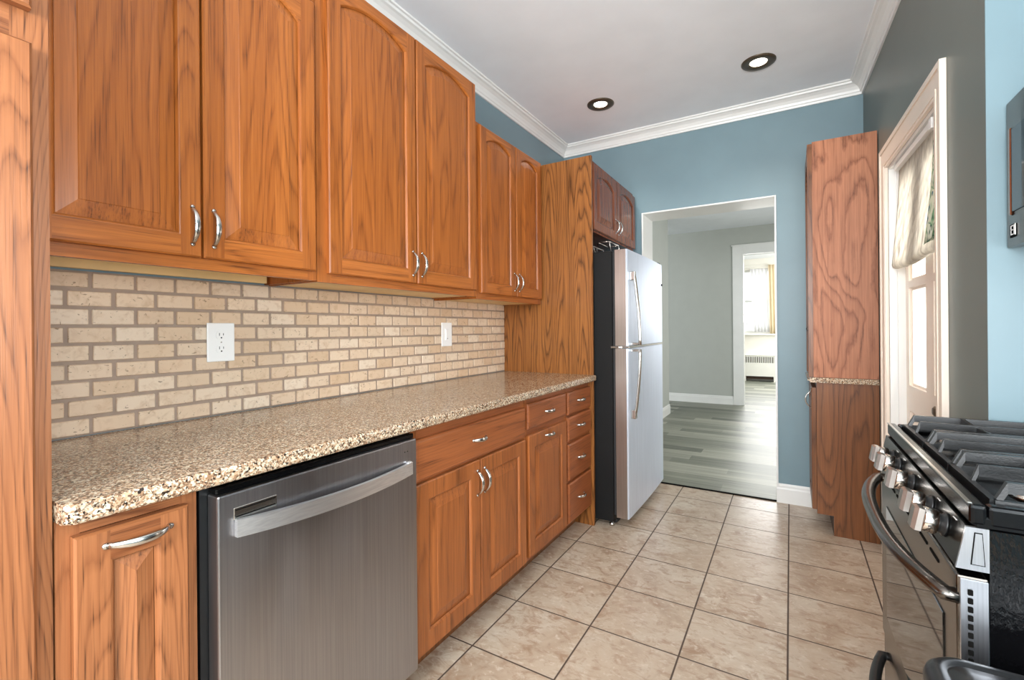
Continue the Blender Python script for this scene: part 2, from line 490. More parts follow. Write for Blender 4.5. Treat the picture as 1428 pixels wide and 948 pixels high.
# far wall with its opening to the hall
OX0, OX1, OZ = 0.69, 1.60, 2.12
bm = bm_new()
box(bm, -0.12, OX0 - 0.012, YB, YB + 0.27, 0, CZ); box(bm, OX1 + 0.012, 2.6, YB, YB + 0.27, 0, CZ); box(bm, OX0 - 0.012, OX1 + 0.012, YB, YB + 0.27, OZ + 0.012, CZ)
struct('wall_far', bm, 'wall_teal')
bm = bm_new()
box(bm, OX0 - 0.012, OX0, YB - 0.012, YB + 0.285, 0.0, OZ + 0.012, 0.002)
box(bm, OX1, OX1 + 0.012, YB - 0.012, YB + 0.285, 0.0, OZ + 0.012, 0.002)
box(bm, OX0, OX1, YB - 0.012, YB + 0.285, OZ, OZ + 0.012, 0.002)
struct('trim_1', bm, 'white_paint')
struct('trim_2', mbox(OX0, OX1, YB - 0.012, YB + 0.012, 0.0, 0.006, 0.002), 'slot')   # dark threshold line
# right wall (skewed) with the door opening
DY0, DY1, DZ = 2.22, 3.03, 2.027
bm = bm_new()


def skew_box(bm, y0, y1, z0, z1, d0, d1, mi=0):
    """slab on the right wall: d = distance into the wall (+) or the room (-)."""
    c = [(xr(y0) + d0, y0), (xr(y1) + d0, y1), (xr(y1) + d1, y1), (xr(y0) + d1, y0)]
    return poly_prism(bm, c, lambda a, b, d: (a, b, d), z0, z1, mi)


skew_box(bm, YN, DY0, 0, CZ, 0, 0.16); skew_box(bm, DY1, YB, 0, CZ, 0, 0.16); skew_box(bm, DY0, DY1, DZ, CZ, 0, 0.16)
struct('wall_right', bm, 'wall_grey')
struct('wall_alcove', mbox(xr(YN) - 0.0005, XA + 0.1, YN - 0.005, YN - 0.0001, 0, CZ), 'wall_teal')
struct('wall_range', mbox(XA, XA + 0.1, -2.2, YN, 0, CZ), 'wall_teal')
bm = bm_new()
for (a, b, c, d) in ((-0.12, 0.3, 0, CZ), (2.6, XA + 0.1, 0, CZ), (0.3, 2.6, 0, 0.6), (0.3, 2.6, 2.5, CZ)):
    box(bm, a, b, -2.3, -2.2, c, d)
struct('wall_rear', bm, 'wall_teal')
# crown moulding
CP = [(0, -0.085), (0.010, -0.085), (0.013, -0.072), (0.018, -0.068), (0.022, -0.055), (0.033, -0.038), (0.050, -0.026), (0.062, -0.022), (0.066, -0.012), (0.076, -0.010), (0.076, 0), (0, 0)]


def crown(name, fa, fb):
    bm = bm_new()
    a = [bm.verts.new(fa(d, z)) for d, z in CP]; b = [bm.verts.new(fb(d, z)) for d, z in CP]
    bm.faces.new(a); bm.faces.new(b[::-1])
    for i in range(len(CP)):
        j = (i + 1) % len(CP); bm.faces.new((a[i], b[i], b[j], a[j]))
    struct(name, bm, 'white_paint')


crown('trim_3', lambda d, z: (d, -2.2, CZ + z), lambda d, z: (d, YB - d, CZ + z))
crown('trim_4', lambda d, z: (d, YB - d, CZ + z), lambda d, z: (xr(YB) - d, YB - d, CZ + z))
crown('trim_5', lambda d, z: (xr(YB - d) - d, YB - d, CZ + z), lambda d, z: (xr(YN) - d, YN, CZ + z))
# baseboard beside the opening
bm = bm_new()
prof = [(0, 0), (0.016, 0), (0.016, 0.095), (0.011, 0.105), (0.011, 0.118), (0.004, 0.13), (0, 0.13)]
poly_prism(bm, prof, lambda a, b, d: (d, YB - a, b), OX1 + 0.001, 2.1)
struct('baseboard_far', bm, 'white_paint')

# hall beyond
struct('floor_hall', mbox(-3.0, 4.2, YB + 0.01, 12.2, -0.06, 0.0), 'planks')
struct('ceiling_hall', mbox(-3.0, 4.2, YB + 0.28, 12.2, 2.767, 2.9), 'ceiling_paint')
HY = 8.0
struct('wall_hall_left', mbox(-0.05, 0.205, YB + 0.285, 6.80, 0, 2.767), 'hall_paint')
struct('wall_hall_near', mbox(1.62, 4.2, YB + 0.285, YB + 0.30, 0, 2.767), 'hall_paint')
bm = bm_new()
FX0, FX1, FZ = 1.06, 1.95, 2.34
box(bm, -3.0, FX0, HY, HY + 0.14, 0, 2.767); box(bm, FX1, 4.2, HY, HY + 0.14, 0, 2.767); box(bm, FX0, FX1, HY, HY + 0.14, FZ, 2.767)
struct('wall_hall_far', bm, 'hall_paint')
bm = bm_new()
for (a, b, c, d) in ((4.1, 4.2, YB + 0.3, 12.2), (-3.0, -2.9, YB + 0.3, 12.2)):
    box(bm, a, b, c, d, 0, 2.767)
struct('wall_hall_right', bm, 'hall_paint')
bm = bm_new()
box(bm, FX0 - 0.14, FX0 + 0.012, HY - 0.022, HY - 0.001, 0, FZ + 0.15, 0.004); box(bm, FX1 - 0.012, FX1 + 0.14, HY - 0.022, HY - 0.001, 0, FZ + 0.15, 0.004)
box(bm, FX0 + 0.012, FX1 - 0.012, HY - 0.022, HY - 0.001, FZ, FZ + 0.15, 0.004)
box(bm, FX0 - 0.155, FX1 + 0.155, HY - 0.03, HY - 0.001, FZ + 0.135, FZ + 0.155, 0.003)
box(bm, FX0, FX0 + 0.012, HY, HY + 0.15, 0, FZ); box(bm, FX1 - 0.012, FX1, HY, HY + 0.15, 0, FZ)
struct('trim_6', bm, 'white_paint')
bm = bm_new()
poly_prism(bm, [(a, b * 1.02) for a, b in prof], lambda a, b, d: (d, HY - a, b), -3.0, FX0 - 0.141)
struct('baseboard_hall', bm, 'white_paint')
bm = bm_new()
poly_prism(bm, [(a, b * 1.02) for a, b in prof], lambda a, b, d: (0.205 + a, d, b), YB + 0.29, 6.80)
struct('baseboard_hall_left', bm, 'white_paint')
# far room window wall
WY = 11.9
WX0, WX1, WZ0, WZ1 = 0.62, 1.36, 1.08, 2.52
bm = bm_new()
box(bm, -3.0, WX0, WY, WY + 0.2, 0, 2.767); box(bm, WX1, 4.2, WY, WY + 0.2, 0, 2.767); box(bm, WX0, WX1, WY, WY + 0.2, 0, WZ0); box(bm, WX0, WX1, WY, WY + 0.2, WZ1, 2.767)
struct('wall_far_room', bm, 'cream_paint')
win = bpy.data.objects.new('window_1', None); COL.objects.link(win); win.location = (0.98, WY, WZ0); win['kind'] = 'structure'
bm = bm_new()
for (a, b, c, d) in ((WX0 - 0.1, WX0, WZ0 - 0.02, WZ1 + 0.1), (WX1, WX1 + 0.1, WZ0 - 0.02, WZ1 + 0.1), (WX0, WX1, WZ1, WZ1 + 0.1)):
    box(bm, a, b, WY - 0.025, WY - 0.001, c, d, 0.003)
obj('casing', bm, 'cream_paint', win)
obj('sill', mbox(WX0 - 0.14, WX1 + 0.14, WY - 0.10, WY - 0.001, WZ0 - 0.05, WZ0 - 0.02, 0.006), 'white_paint', win)
bm = bm_new()
for (a, b, c, d) in ((WX0, WX0 + 0.04, WZ0, WZ1), (WX1 - 0.04, WX1, WZ0, WZ1), (WX0, WX1, WZ0, WZ0 + 0.05), (WX0, WX1, WZ1 - 0.05, WZ1), (WX0, WX1, 1.78, 1.83)):
    box(bm, a, b, WY + 0.06, WY + 0.1, c, d)
obj('sash', bm, 'white_paint', win)
obj('pane', mbox(WX0 + 0.03, WX1 - 0.03, WY + 0.078, WY + 0.082, WZ0 + 0.03, WZ1 - 0.03), 'glass', win)

# ------------------------------------------------------------------ door in the right wall
dr = bpy.data.objects.new('door_1', None); COL.objects.link(dr); dr.location = (2.16, 2.72, 0); dr['kind'] = 'structure'


def right_fn(y0):
    return None


bm = bm_new()
# casing: stepped profile, two legs and a head
CW = 0.085
CH = 0.11
for (y0, y1, z0, z1) in ((DY0 - CW, DY0, 0, DZ + CH), (DY1, DY1 + CH, 0, DZ + CH), (DY0, DY1, DZ, DZ + CH)):
    skew_box(bm, y0, y1, z0, z1, -0.015, -0.001)
# backband (outer raised edge)
for (y0, y1, z0, z1) in ((DY0 - CW, DY0 - CW + 0.018, 0, DZ + CH), (DY1 + CH - 0.022, DY1 + CH, 0, DZ + CH), (DY0 - CW + 0.018, DY1 + CH - 0.022, DZ + CH - 0.022, DZ + CH)):
    skew_box(bm, y0, y1, z0, z1, -0.020, -0.015)
for (y0, y1, z0, z1) in ((DY0 - 0.03, DY0 - 0.012, 0, DZ + 0.03), (DY1 + 0.012, DY1 + 0.03, 0, DZ + 0.03), (DY0 - 0.012, DY1 + 0.012, DZ + 0.012, DZ + 0.03)):
    skew_box(bm, y0, y1, z0, z1, -0.018, -0.015)
obj('casing', bm, 'door_paint', dr)
bm = bm_new()
skew_box(bm, DY0, DY0 + 0.015, 0, DZ, 0, 0.155); skew_box(bm, DY1 - 0.015, DY1, 0, DZ, 0, 0.155); skew_box(bm, DY0 + 0.015, DY1 - 0.015, DZ - 0.015, DZ, 0, 0.155)
skew_box(bm, DY1 - 0.03, DY1 - 0.015, 0, DZ - 0.015, 0.03, 0.06); skew_box(bm, DY0 + 0.015, DY1 - 0.03, DZ - 0.03, DZ - 0.015, 0.03, 0.06)
obj('jamb', bm, 'white_paint', dr)
# the leaf: stiles, rails, muntins
LY0, LY1 = DY0 + 0.018, DY1 - 0.018
PZ = [(0.925, 1.40), (1.435, 1.91)]
PYs = [(2.285, 2.555), (2.665, 2.945)]
bm = bm_new()
DD0, DD1 = 0.06, 0.10
skew_box(bm, LY0, PYs[0][0], 0.01, DZ - 0.02, DD0, DD1); skew_box(bm, PYs[1][1], LY1, 0.01, DZ - 0.02, DD0, DD1)
skew_box(bm, PYs[0][0], PYs[1][1], PZ[1][1], DZ - 0.02, DD0, DD1)
skew_box(bm, PYs[0][0], PYs[1][1], 0.80, PZ[0][0], DD0, DD1)
skew_box(bm, PYs[0][0], PYs[1][1], 0.01, 0.2, DD0, DD1)
skew_box(bm, PYs[0][1], PYs[1][0], PZ[0][0], PZ[1][1], DD0, DD1)
for (a, b) in PYs: skew_box(bm, a, b, PZ[0][1], PZ[1][0], DD0, DD1)
skew_box(bm, PYs[0][0], PYs[1][1], 0.2, 0.80, DD0 + 0.014, DD1 - 0.01)
# glazing beads
for (a, b) in PYs:
    for (c, d) in PZ:
        skew_box(bm, a, a + 0.012, c, d, DD0 + 0.012, DD1 - 0.01); skew_box(bm, b - 0.012, b, c, d, DD0 + 0.012, DD1 - 0.01)
        skew_box(bm, a + 0.012, b - 0.012, c, c + 0.012, DD0 + 0.012, DD1 - 0.01); skew_box(bm, a + 0.012, b - 0.012, d - 0.012, d, DD0 + 0.012, DD1 - 0.01)
leaf = obj('door_leaf', bm, 'door_paint', dr)
for (a, b) in PYs:
    for (c, d) in PZ:
        bm = bm_new(); skew_box(bm, a + 0.01, b - 0.01, c + 0.01, d - 0.01, DD0 + 0.02, DD0 + 0.024)
        obj('pane', bm, 'glass', leaf)
bm = bm_new()
kx = xr(2.37) + DD0
lathe(bm, [(0, -0.05), (0.012, -0.05), (0.02, -0.044), (0.022, -0.034), (0.016, -0.024), (0.009, -0.02), (0.009, -0.004), (0.024, -0.004), (0.024, 0), (0, 0)], (kx, 2.37, 0.885), (1, 0, 0), 20)
obj('door_knob', bm, 'bronze', leaf)
for hz in (0.94, 1.75):
    bm = bm_new(); lathe(bm, [(0, 0), (0.007, 0), (0.007, 0.08), (0, 0.08)], (xr(3.0) + 0.05, 3.007, hz - 0.04), (0, 0, 1), 12)
    obj('hinge', bm, 'bronze', dr)

# ------------------------------------------------------------------ cabinet doors and pulls
left_map = lambda x0: (lambda u, v, w: (x0 + w, u, v))


def contour(u0, u1, v0, vs, rise, d, n=14):
    """opening outline inset by d: bottom-left, bottom-right, then up and over the arch to the left."""
    a0, a1, b0 = u0 + d, u1 - d, v0 + d
    pts = [(a0, b0), (a1, b0)]
    if rise <= 0:
        pts += [(a1 + (a0 - a1) * k / n, vs - d) for k in range(n + 1)]
        return pts
    hw = (u1 - u0) / 2; Rr = (hw * hw + rise * rise) / (2 * rise)
    cu, cv = (u0 + u1) / 2, vs + rise - Rr
    r = Rr - d; h = (a1 - a0) / 2
    th = math.asin(min(1, h / r))
    pts += [(cu + r * math.sin(th - 2 * th * k / n), cv + r * math.cos(th - 2 * th * k / n)) for k in range(n + 1)]
    return pts


def ring_strip(bm, A_, B_, mi, closed=True, smooth=False):
    n = len(A_)
    for i in range(n if closed else n - 1):
        j = (i + 1) % n
        f = bm.faces.new((A_[i], A_[j], B_[j], B_[i]))
        f.material_index = mi[i] if isinstance(mi, list) else mi; f.smooth = smooth


def cab_door(parent, mp, u0, u1, v0, v1, mv, mh, t=0.02, stile=0.052, rb=0.055, rt=0.055, rise=0.0, bevel_w=0.034, name='door'):
    e = 0.004
    n = 14
    ul, ur, vb, vs = u0 + stile, u1 - stile, v0 + rb, v1 - rt - rise
    bm = bm_new()
    V = lambda p, w: bm.verts.new(mp(p[0], p[1], w))
    # outer edge
    rects = [((u0, v0), (u1, v0), (u1, v1), (u0, v1)), ((u0 + e, v0 + e), (u1 - e, v0 + e), (u1 - e, v1 - e), (u0 + e, v1 - e))]
    back = [V(p, 0) for p in rects[0]]; mid = [V(p, t - e) for p in rects[0]]; fr = [V(p, t) for p in rects[1]]
    ring_strip(bm, back, mid, [1, 0, 1, 0]); ring_strip(bm, mid, fr, [1, 0, 1, 0]); bm.faces.new(back[::-1])
    # front faces: two stiles, bottom rail, top rail
    c0 = contour(ul, ur, vb, vs, rise, 0, n)
    a, b = u0 + e, u1 - e; lo, hi = v0 + e, v1 - e
    bm.faces.new([V(p, t) for p in ((a, lo), (ul, lo), (ul, hi), (a, hi))]).material_index = 0
    bm.faces.new([V(p, t) for p in ((ur, lo), (b, lo), (b, hi), (ur, hi))]).material_index = 0
    bm.faces.new([V(p, t) for p in ((ul, lo), (ur, lo), (ur, vb), (ul, vb))]).material_index = 1
    arch = c0[2:]
    for k in range(n):
        p, q = arch[k], arch[k + 1]
        bm.faces.new([V(x, t) for x in (p, q, (q[0], hi), (p[0], hi))]).material_index = 1
    # sticking (moulded inner edge)
    mi = [1, 0] + [1] * n + [0]
    prev = [V(p, t) for p in c0]
    for d, w in ((0.003, t - 0.001), (0.006, t - 0.005), (0.008, t - 0.009)):
        cur = [V(p, w) for p in contour(ul, ur, vb, vs, rise, d, n)]
        ring_strip(bm, prev, cur, mi); prev = cur
    o = obj(name, bm, [mv, mh], parent)
    # raised panel
    bm = bm_new()
    V = lambda p, w: bm.verts.new(mp(p[0], p[1], w))
    prev = None
    for d, w in ((0.0085, t - 0.010), (0.011, t - 0.0095), (0.011 + bevel_w * 0.5, t - 0.0055), (0.011 + bevel_w, t - 0.002), (0.0125 + bevel_w, t - 0.0008)):
        cur = [V(p, w) for p in contour(ul, ur, vb, vs, rise, d, n)]
        if prev: ring_strip(bm, prev, cur, 0)
        prev = cur
    bm.faces.new(prev)
    obj('raised_panel', bm, mv, o)
    return o


def bow_pull(parent, mp, uc, vc, w0, length=0.10, vertical=True, proj=0.028, r=0.0055, name='handle', mat='chrome'):
    bm = bm_new(); n = 12
    pts, rad = [], []
    for k in range(n + 1):
        s = -1 + 2 * k / n
        w = w0 + 0.001 + proj * (1 - abs(s) ** 2.4)
        du, dv = (0, s * length / 2) if vertical else (s * length / 2, 0)
        pts.append(mp(uc + du, vc + dv, w)); rad.append(r * (0.75 + 0.35 * (1 - s * s)))
    nrm = Vector(mp(0, 0, 1)) - Vector(mp(0, 0, 0))
    tube(bm, pts, rad, 10, squash=(1.35, 0.75), up=nrm)
    for s in (-1, 1):
        du, dv = (0, s * length / 2) if vertical else (s * length / 2, 0)
        lathe(bm, [(0, 0), (0.006, 0), (0.006, 0.004), (0, 0.005)], mp(uc + du, vc + dv, w0), nrm, 12)
    o = obj(name, bm, mat, parent)
    o['label'] = 'bowed nickel pull'
    return o


def drawer_front(parent, mp, u0, u1, v0, v1, mat, t=0.02):
    bm = bm_new()
    prev = None
    for d, w in ((0, 0), (0, t - 0.008), (0.002, t - 0.004), (0.007, t - 0.001), (0.010, t)):
        cur = [bm.verts.new(mp(a, b, w)) for a, b in ((u0 + d, v0 + d), (u1 - d, v0 + d), (u1 - d, v1 - d), (u0 + d, v1 - d))]
        if prev: ring_strip(bm, prev, cur, 0)
        else: bm.faces.new(cur[::-1])
        prev = cur
    bm.faces.new(prev)
    return obj('drawer', bm, mat, parent)


def face_frame(parent, x0, x1, u0, u1, v0, v1, holes, mats, name='face_frame'):
    """frame in the y-z plane between x0 and x1 with rectangular holes (u0,u1,v0,v1)."""
    us = sorted({u0, u1} | {h[0] for h in holes} | {h[1] for h in holes})
    vs = sorted({v0, v1} | {h[2] for h in holes} | {h[3] for h in holes})
    bm = bm_new()
    for i in range(len(us) - 1):
        # stiles: merge vertical runs
        run = None
        for j in range(len(vs) - 1):
            cu, cv = (us[i] + us[i + 1]) / 2, (vs[j] + vs[j + 1]) / 2
            solid = not any(h[0] < cu < h[1] and h[2] < cv < h[3] for h in holes)
            if solid:
                run = (run[0], vs[j + 1]) if run else (vs[j], vs[j + 1])
            if (not solid or j == len(vs) - 2) and run:
                mi = 0 if (run[1] - run[0]) > (us[i + 1] - us[i]) else 1
                box(bm, x0, x1, us[i], us[i + 1], run[0], run[1], 0, 1, mi); run = None
    return obj(name, bm, mats, parent)


# ------------------------------------------------------------------ tall pantry at the left edge
pa = thing('pantry_cabinet', 'tall honey oak pantry cabinet at the left edge, beside the counter end', 'cabinet', (0.31, 0.04, 0))
PX1 = 0.612
obj('cabinet_box', mbox(0.004, PX1 - 0.02, -0.19, 0.271, 0.0, 2.62), 'oak_pantry', pa)
face_frame(pa, PX1 - 0.02, PX1, -0.19, 0.271, 0.09, 2.62, [(-0.15, 0.225, 0.14, 1.67), (-0.15, 0.225, 1.77, 2.58)], ['oak_pantry', 'oak_pantry_h'])
mp = left_map(PX1)
d = cab_door(pa, mp, -0.165, 0.2475, 0.12, 1.692, 'oak_pantry', 'oak_pantry_h')
bow_pull(d, mp, -0.14, 1.0, 0.02)
d = cab_door(pa, mp, -0.165, 0.2475, 1.748, 2.60, 'oak_pantry', 'oak_pantry_h', rise=0.05)
bow_pull(d, mp, -0.14, 1.84, 0.02)

# ------------------------------------------------------------------ wall cabinets on the left
UX = 0.29
G_UP = None


def wall_cabinet(label, y0, y1, z0, z1, doors, rise, rt, pulls, inset=False):
    c = thing('wall_cabinet', label, 'cabinet', (UX / 2, (y0 + y1) / 2, z0))
    bm = bm_new()
    zb = z0 + (0.03 if inset else 0.004)
    box(bm, 0.003, UX - 0.02, y0, y0 + 0.014, z0, z1); box(bm, 0.003, UX - 0.02, y1 - 0.014, y1, z0, z1)
    box(bm, 0.003, UX - 0.02, y0 + 0.014, y1 - 0.014, z1 - 0.015, z1); box(bm, 0.003, 0.01, y0 + 0.014, y1 - 0.014, zb, z1 - 0.015)
    obj('cabinet_box', bm, 'oak_up', c)
    obj('bottom_panel', mbox(0.0105, UX - 0.0205, y0 + 0.0145, y1 - 0.0145, zb, zb + 0.012), 'birch', c)
    holes = [(a + 0.02, b - 0.02, z0 + 0.045, z1 - 0.045) for a, b in doors]
    holes = [(doors[0][0] + 0.02, doors[-1][1] - 0.02, z0 + 0.05, z1 - 0.03)]
    face_frame(c, UX - 0.02, UX, y0, y1, z0, z1, holes, ['oak_up', 'oak_up_h'])
    if inset:
        obj('hanging_rail', mbox(0.0105, 0.032, y0 + 0.0145, y1 - 0.022, z0 + 0.004, zb - 0.0005), 'birch', c)
    mp = left_map(UX)
    for i, (a, b) in enumerate(doors):
        dv0 = z0 + 0.031
        d = cab_door(c, mp, a, b, dv0, z1 - 0.012, 'oak_up', 'oak_up_h', rise=rise, rt=rt)
        uc = b - 0.024 if i == 0 else a + 0.024
        bow_pull(d, mp, uc, dv0 + 0.083, 0.02, 0.10)
    return c


wall_cabinet('wide oak wall cabinet nearest the pantry, two arched doors over the backsplash', 0.275, 1.024, 1.389, 2.345, [(0.298, 0.652), (0.658, 1.010)], 0.05, 0.045, None, True)
wall_cabinet('tallest oak wall cabinet, in the middle of the row, reaching near the crown moulding', 1.026, 1.968, 1.386, 2.489, [(1.063, 1.505), (1.513, 1.952)], 0.045, 0.04, None)
wall_cabinet('narrow oak wall cabinet beside the tall panel, shorter at the top', 1.970, 2.695, 1.376, 2.302, [(1.995, 2.355), (2.363, 2.682)], 0.038, 0.034, None)

# ------------------------------------------------------------------ tiled backsplash
bs = thing('tile_backsplash', 'tumbled beige brick tile backsplash on the wall above the granite counter', 'backsplash', (0.004, 1.48, 0.93))
obj('grout_bed', mbox(0.0005, 0.005, 0.274, 2.698, 0.931, 1.388), 'grout', bs)
bm = bm_new()
PW, PH, GW = 0.1045, 0.0508, 0.0095
for r in range(9):
    zc0 = 1.388 - (r + 1) * PH + GW / 2; zc1 = zc0 + PH - GW
    y = (0.505 if r % 2 == 0 else 0.453) - 3 * PW
    while y < 2.70:
        a, b = max(y + GW / 2, 0.275), min(y + PW - GW / 2, 2.6975)
        if b - a > 0.012:
            j = lambda: random.uniform(-0.0012, 0.0012)
            box(bm, 0.003, 0.010 + random.uniform(-0.0008, 0.0008), a + j() * (a > 0.276), b + j() * (b < 2.69), zc0 + j() * (r < 8), zc1 + j(), 0.0018)
        y += PW
obj('tiles', bm, 'stone_tile', bs)

# ------------------------------------------------------------------ wall plates
ol = thing('wall_outlet', 'white double outlet plate on the tile backsplash', 'outlet', (0.012, 0.848, 1.18))
obj('cover_plate', mbox(0.0105, 0.017, 0.803, 0.893, 1.114, 1.246, 0.003, 2), 'white_plastic', ol)
for zc in (1.203, 1.157):
    bm = bm_new()
    pts = [(0.848 + 0.0165 * math.cos(a) * 1.05, zc + max(-0.0145, min(0.0145, 0.0175 * math.sin(a)))) for a in [2 * PI * k / 28 for k in range(28)]]
    poly_prism(bm, pts, lambda a, b, d: (d, a, b), 0.0168, 0.0185)
    rc = obj('receptacle', bm, 'white_plastic', ol)
    bm = bm_new()
    box(bm, 0.0184, 0.0188, 0.8405, 0.8425, zc - 0.001, zc + 0.0085); box(bm, 0.0184, 0.0188, 0.8535, 0.8555, zc + 0.0005, zc + 0.0075)
    lathe(bm, [(0, 0), (0.0026, 0), (0.0026, 0.0004), (0, 0.0004)], (0.0184, 0.848, zc - 0.0075), (1, 0, 0), 10)
    obj('slots', bm, 'slot', rc)
bm = bm_new(); lathe(bm, [(0, 0), (0.003, 0), (0.002, 0.001), (0, 0.001)], (0.0168, 0.848, 1.18), (1, 0, 0), 10); obj('screw', bm, 'chrome', ol)
sw = thing('dimmer_switch', 'white dimmer switch plate on the backsplash near the tall panel', 'switch', (0.012, 2.067, 1.189))
obj('cover_plate', mbox(0.0105, 0.017, 2.022, 2.112, 1.122, 1.256, 0.003, 2), 'white_plastic', sw)
obj('switch_frame', mbox(0.0168, 0.0185, 2.050, 2.084, 1.156, 1.222, 0.0006), 'white_plastic', sw)
obj('rocker', mbox(0.0184, 0.0215, 2.053, 2.076, 1.162, 1.216, 0.001), 'white_plastic', sw)
bm = bm_new(); box(bm, 0.0184, 0.0205, 2.078, 2.082, 1.185, 1.198)
obj('slider', bm, 'white_plastic', sw)
obj('indicator_slot', mbox(0.0214, 0.0218, 2.058, 2.071, 1.165, 1.167), 'slot', sw)

# ------------------------------------------------------------------ tall panel by the fridge
BX = 0.615     # base cabinet frame front; doors stand 20 mm proud
tp = tag(obj('end_panel', mbox(0.003, 0.645, 2.701, 2.722, 0.0, 2.285, 0.001), 'oak_panel'), 'tall oak end panel between the counter and the refrigerator', 'panel')

# ------------------------------------------------------------------ base cabinets
BZ = 0.893
mpB = left_map(BX)


def base_box(c, y0, y1, holes, mats=('oak_base', 'oak_base_h'), toe=True):
    bm = bm_new()
    box(bm, 0.01, BX - 0.02, y0, y0 + 0.016, 0.115, BZ); box(bm, 0.01, BX - 0.02, y1 - 0.016, y1, 0.115, BZ)
    box(bm, 0.01, BX - 0.02, y0 + 0.016, y1 - 0.016, 0.115, 0.131); box(bm, 0.01, 0.016, y0 + 0.016, y1 - 0.016, 0.131, BZ)
    obj('cabinet_box', bm, mats[0], c)
    face_frame(c, BX - 0.02, BX, y0, y1, 0.115, BZ, holes, list(mats))
    obj('toe_kick', mbox(0.50, 0.52, y0, y1, 0.0, 0.1145), 'oak_hutch_low', c)


c = thing('base_cabinet', 'narrow oak base cabinet with one pull out door, between pantry and dishwasher', 'cabinet', (0.3, 0.385, 0))
base_box(c, 0.273, 0.492, [(0.305, 0.46, 0.14, 0.865)], ('oak_pantry', 'oak_pantry_h'))
d = cab_door(c, mpB, 0.292, 0.470, 0.125, 0.864, 'oak_pantry', 'oak_pantry_h', stile=0.05, rb=0.06, rt=0.056, bevel_w=0.026)
bow_pull(d, mpB, 0.385, 0.834, 0.02, 0.10, vertical=False)

c = thing('base_cabinet', 'wide oak base cabinet right of the dishwasher, one long drawer over two doors', 'cabinet', (0.3, 1.51, 0))
base_box(c, 1.128, 1.885, [(1.16, 1.855, 0.15, 0.69), (1.16, 1.855, 0.725, 0.85)])
d = drawer_front(c, mpB, 1.140, 1.874, 0.712, 0.852, 'oak_base_h')
bow_pull(d, mpB, 1.50, 0.786, 0.02, 0.085, vertical=False, proj=0.024)
for a, b, uc in ((1.140, 1.504, 1.483), (1.509, 1.874, 1.532)):
    d = cab_door(c, mpB, a, b, 0.13, 0.702, 'oak_base', 'oak_base', stile=0.058, rb=0.062, rt=0.058)
    bow_pull(d, mpB, uc, 0.615, 0.02, 0.095)

c = thing('base_cabinet', 'oak base cabinet with one drawer over a single tall door, left of the drawer stack', 'cabinet', (0.3, 2.11, 0))
base_box(c, 1.886, 2.338, [(1.915, 2.31, 0.15, 0.69), (1.915, 2.31, 0.745, 0.86)])
d = drawer_front(c, mpB, 1.902, 2.328, 0.742, 0.862, 'oak_base_h')
bow_pull(d, mpB, 2.115, 0.803, 0.02, 0.085, vertical=False, proj=0.024)
d = cab_door(c, mpB, 1.902, 2.328, 0.14, 0.712, 'oak_base', 'oak_base', stile=0.055, rb=0.06, rt=0.058)
bow_pull(d, mpB, 2.115, 0.684, 0.02, 0.085, vertical=False, proj=0.024)

c = thing('drawer_cabinet', 'oak drawer stack with four drawers, against the tall end panel', 'cabinet', (0.3, 2.52, 0))
base_box(c, 2.339, 2.699, [(2.375, 2.69, 0.15, 0.345), (2.375, 2.69, 0.38, 0.555), (2.375, 2.69, 0.59, 0.71), (2.375, 2.69, 0.75, 0.86)])
for a, b in ((0.735, 0.862), (0.588, 0.722), (0.368, 0.572), (0.13, 0.352)):
    d = drawer_front(c, mpB, 2.358, 2.694, a, b, 'oak_base_h')
    bow_pull(d, mpB, 2.525, (a + b) / 2 + 0.005, 0.02, 0.085, vertical=False, proj=0.024)

# ------------------------------------------------------------------ counter
bm = bm_new()
pts = [(0.011, 0.2735), (0.011, 2.6995), (0.667, 2.6995), (0.667, 0.285), (0.655, 0.2735)]
poly_prism(bm, pts, lambda a, b, d: (a, b, d), 0.8945, 0.930)
es = [e for e in bm.edges if all(v.co.x > 0.64 for v in e.verts) and abs(e.verts[0].co.z - e.verts[1].co.z) < 1e-6]
bmesh.ops.bevel(bm, geom=es, offset=0.009, segments=3, affect='EDGES', profile=0.5)
tag(obj('granite_countertop', bm, 'granite'), 'long speckled tan granite countertop on the left base cabinets', 'countertop')

# ------------------------------------------------------------------ dishwasher
dw = thing('dishwasher', 'dark stainless dishwasher with a bowed bar handle, under the granite counter', 'dishwasher', (0.32, 0.81, 0))
obj('tub', mbox(0.03, 0.612, 0.499, 1.121, 0.10, 0.888), 'black_plastic', dw)
bm = mbox(0.613, 0.655, 0.514, 1.119, 0.125, 0.868, 0.004, 2)
pn = obj('door', bm, 'steel_dark', dw)
obj('control_strip', mbox(0.613, 0.646, 0.516, 1.117, 0.869, 0.884, 0.003), 'black_enamel', dw)
obj('toe_panel', mbox(0.53, 0.55, 0.502, 1.12, 0.005, 0.10), 'black_plastic', dw)
# curved flat handle
bm = bm_new(); prev = None; N = 16
for k in range(N + 1):
    s = k / N; y = 0.548 + (1.088 - 0.548) * s
    sag = 0.028 * (1 - (2 * s - 1) ** 2)
    x = 0.668 + 0.020 * (1 - (2 * s - 1) ** 2)
    zc = 0.792 - 0.010 * s - sag * 0.3
    cur = [bm.verts.new(p) for p in ((x, y, zc - 0.019), (x, y, zc + 0.019), (x - 0.011, y, zc + 0.019), (x - 0.011, y, zc - 0.019))]
    if prev: ring_strip(bm, prev, cur, 0)
    else: bm.faces.new(cur)
    prev = cur
bm.faces.new(prev[::-1])
for y in (0.556, 1.08): box(bm, 0.654, 0.664, y - 0.007, y + 0.007, 0.775, 0.803)
obj('handle', bm, 'steel_handle', pn)
bm = mbox(0.6545, 0.6565, 0.547, 0.645, 0.808, 0.834, 0.001)
dp = obj('display', bm, 'chrome', pn)
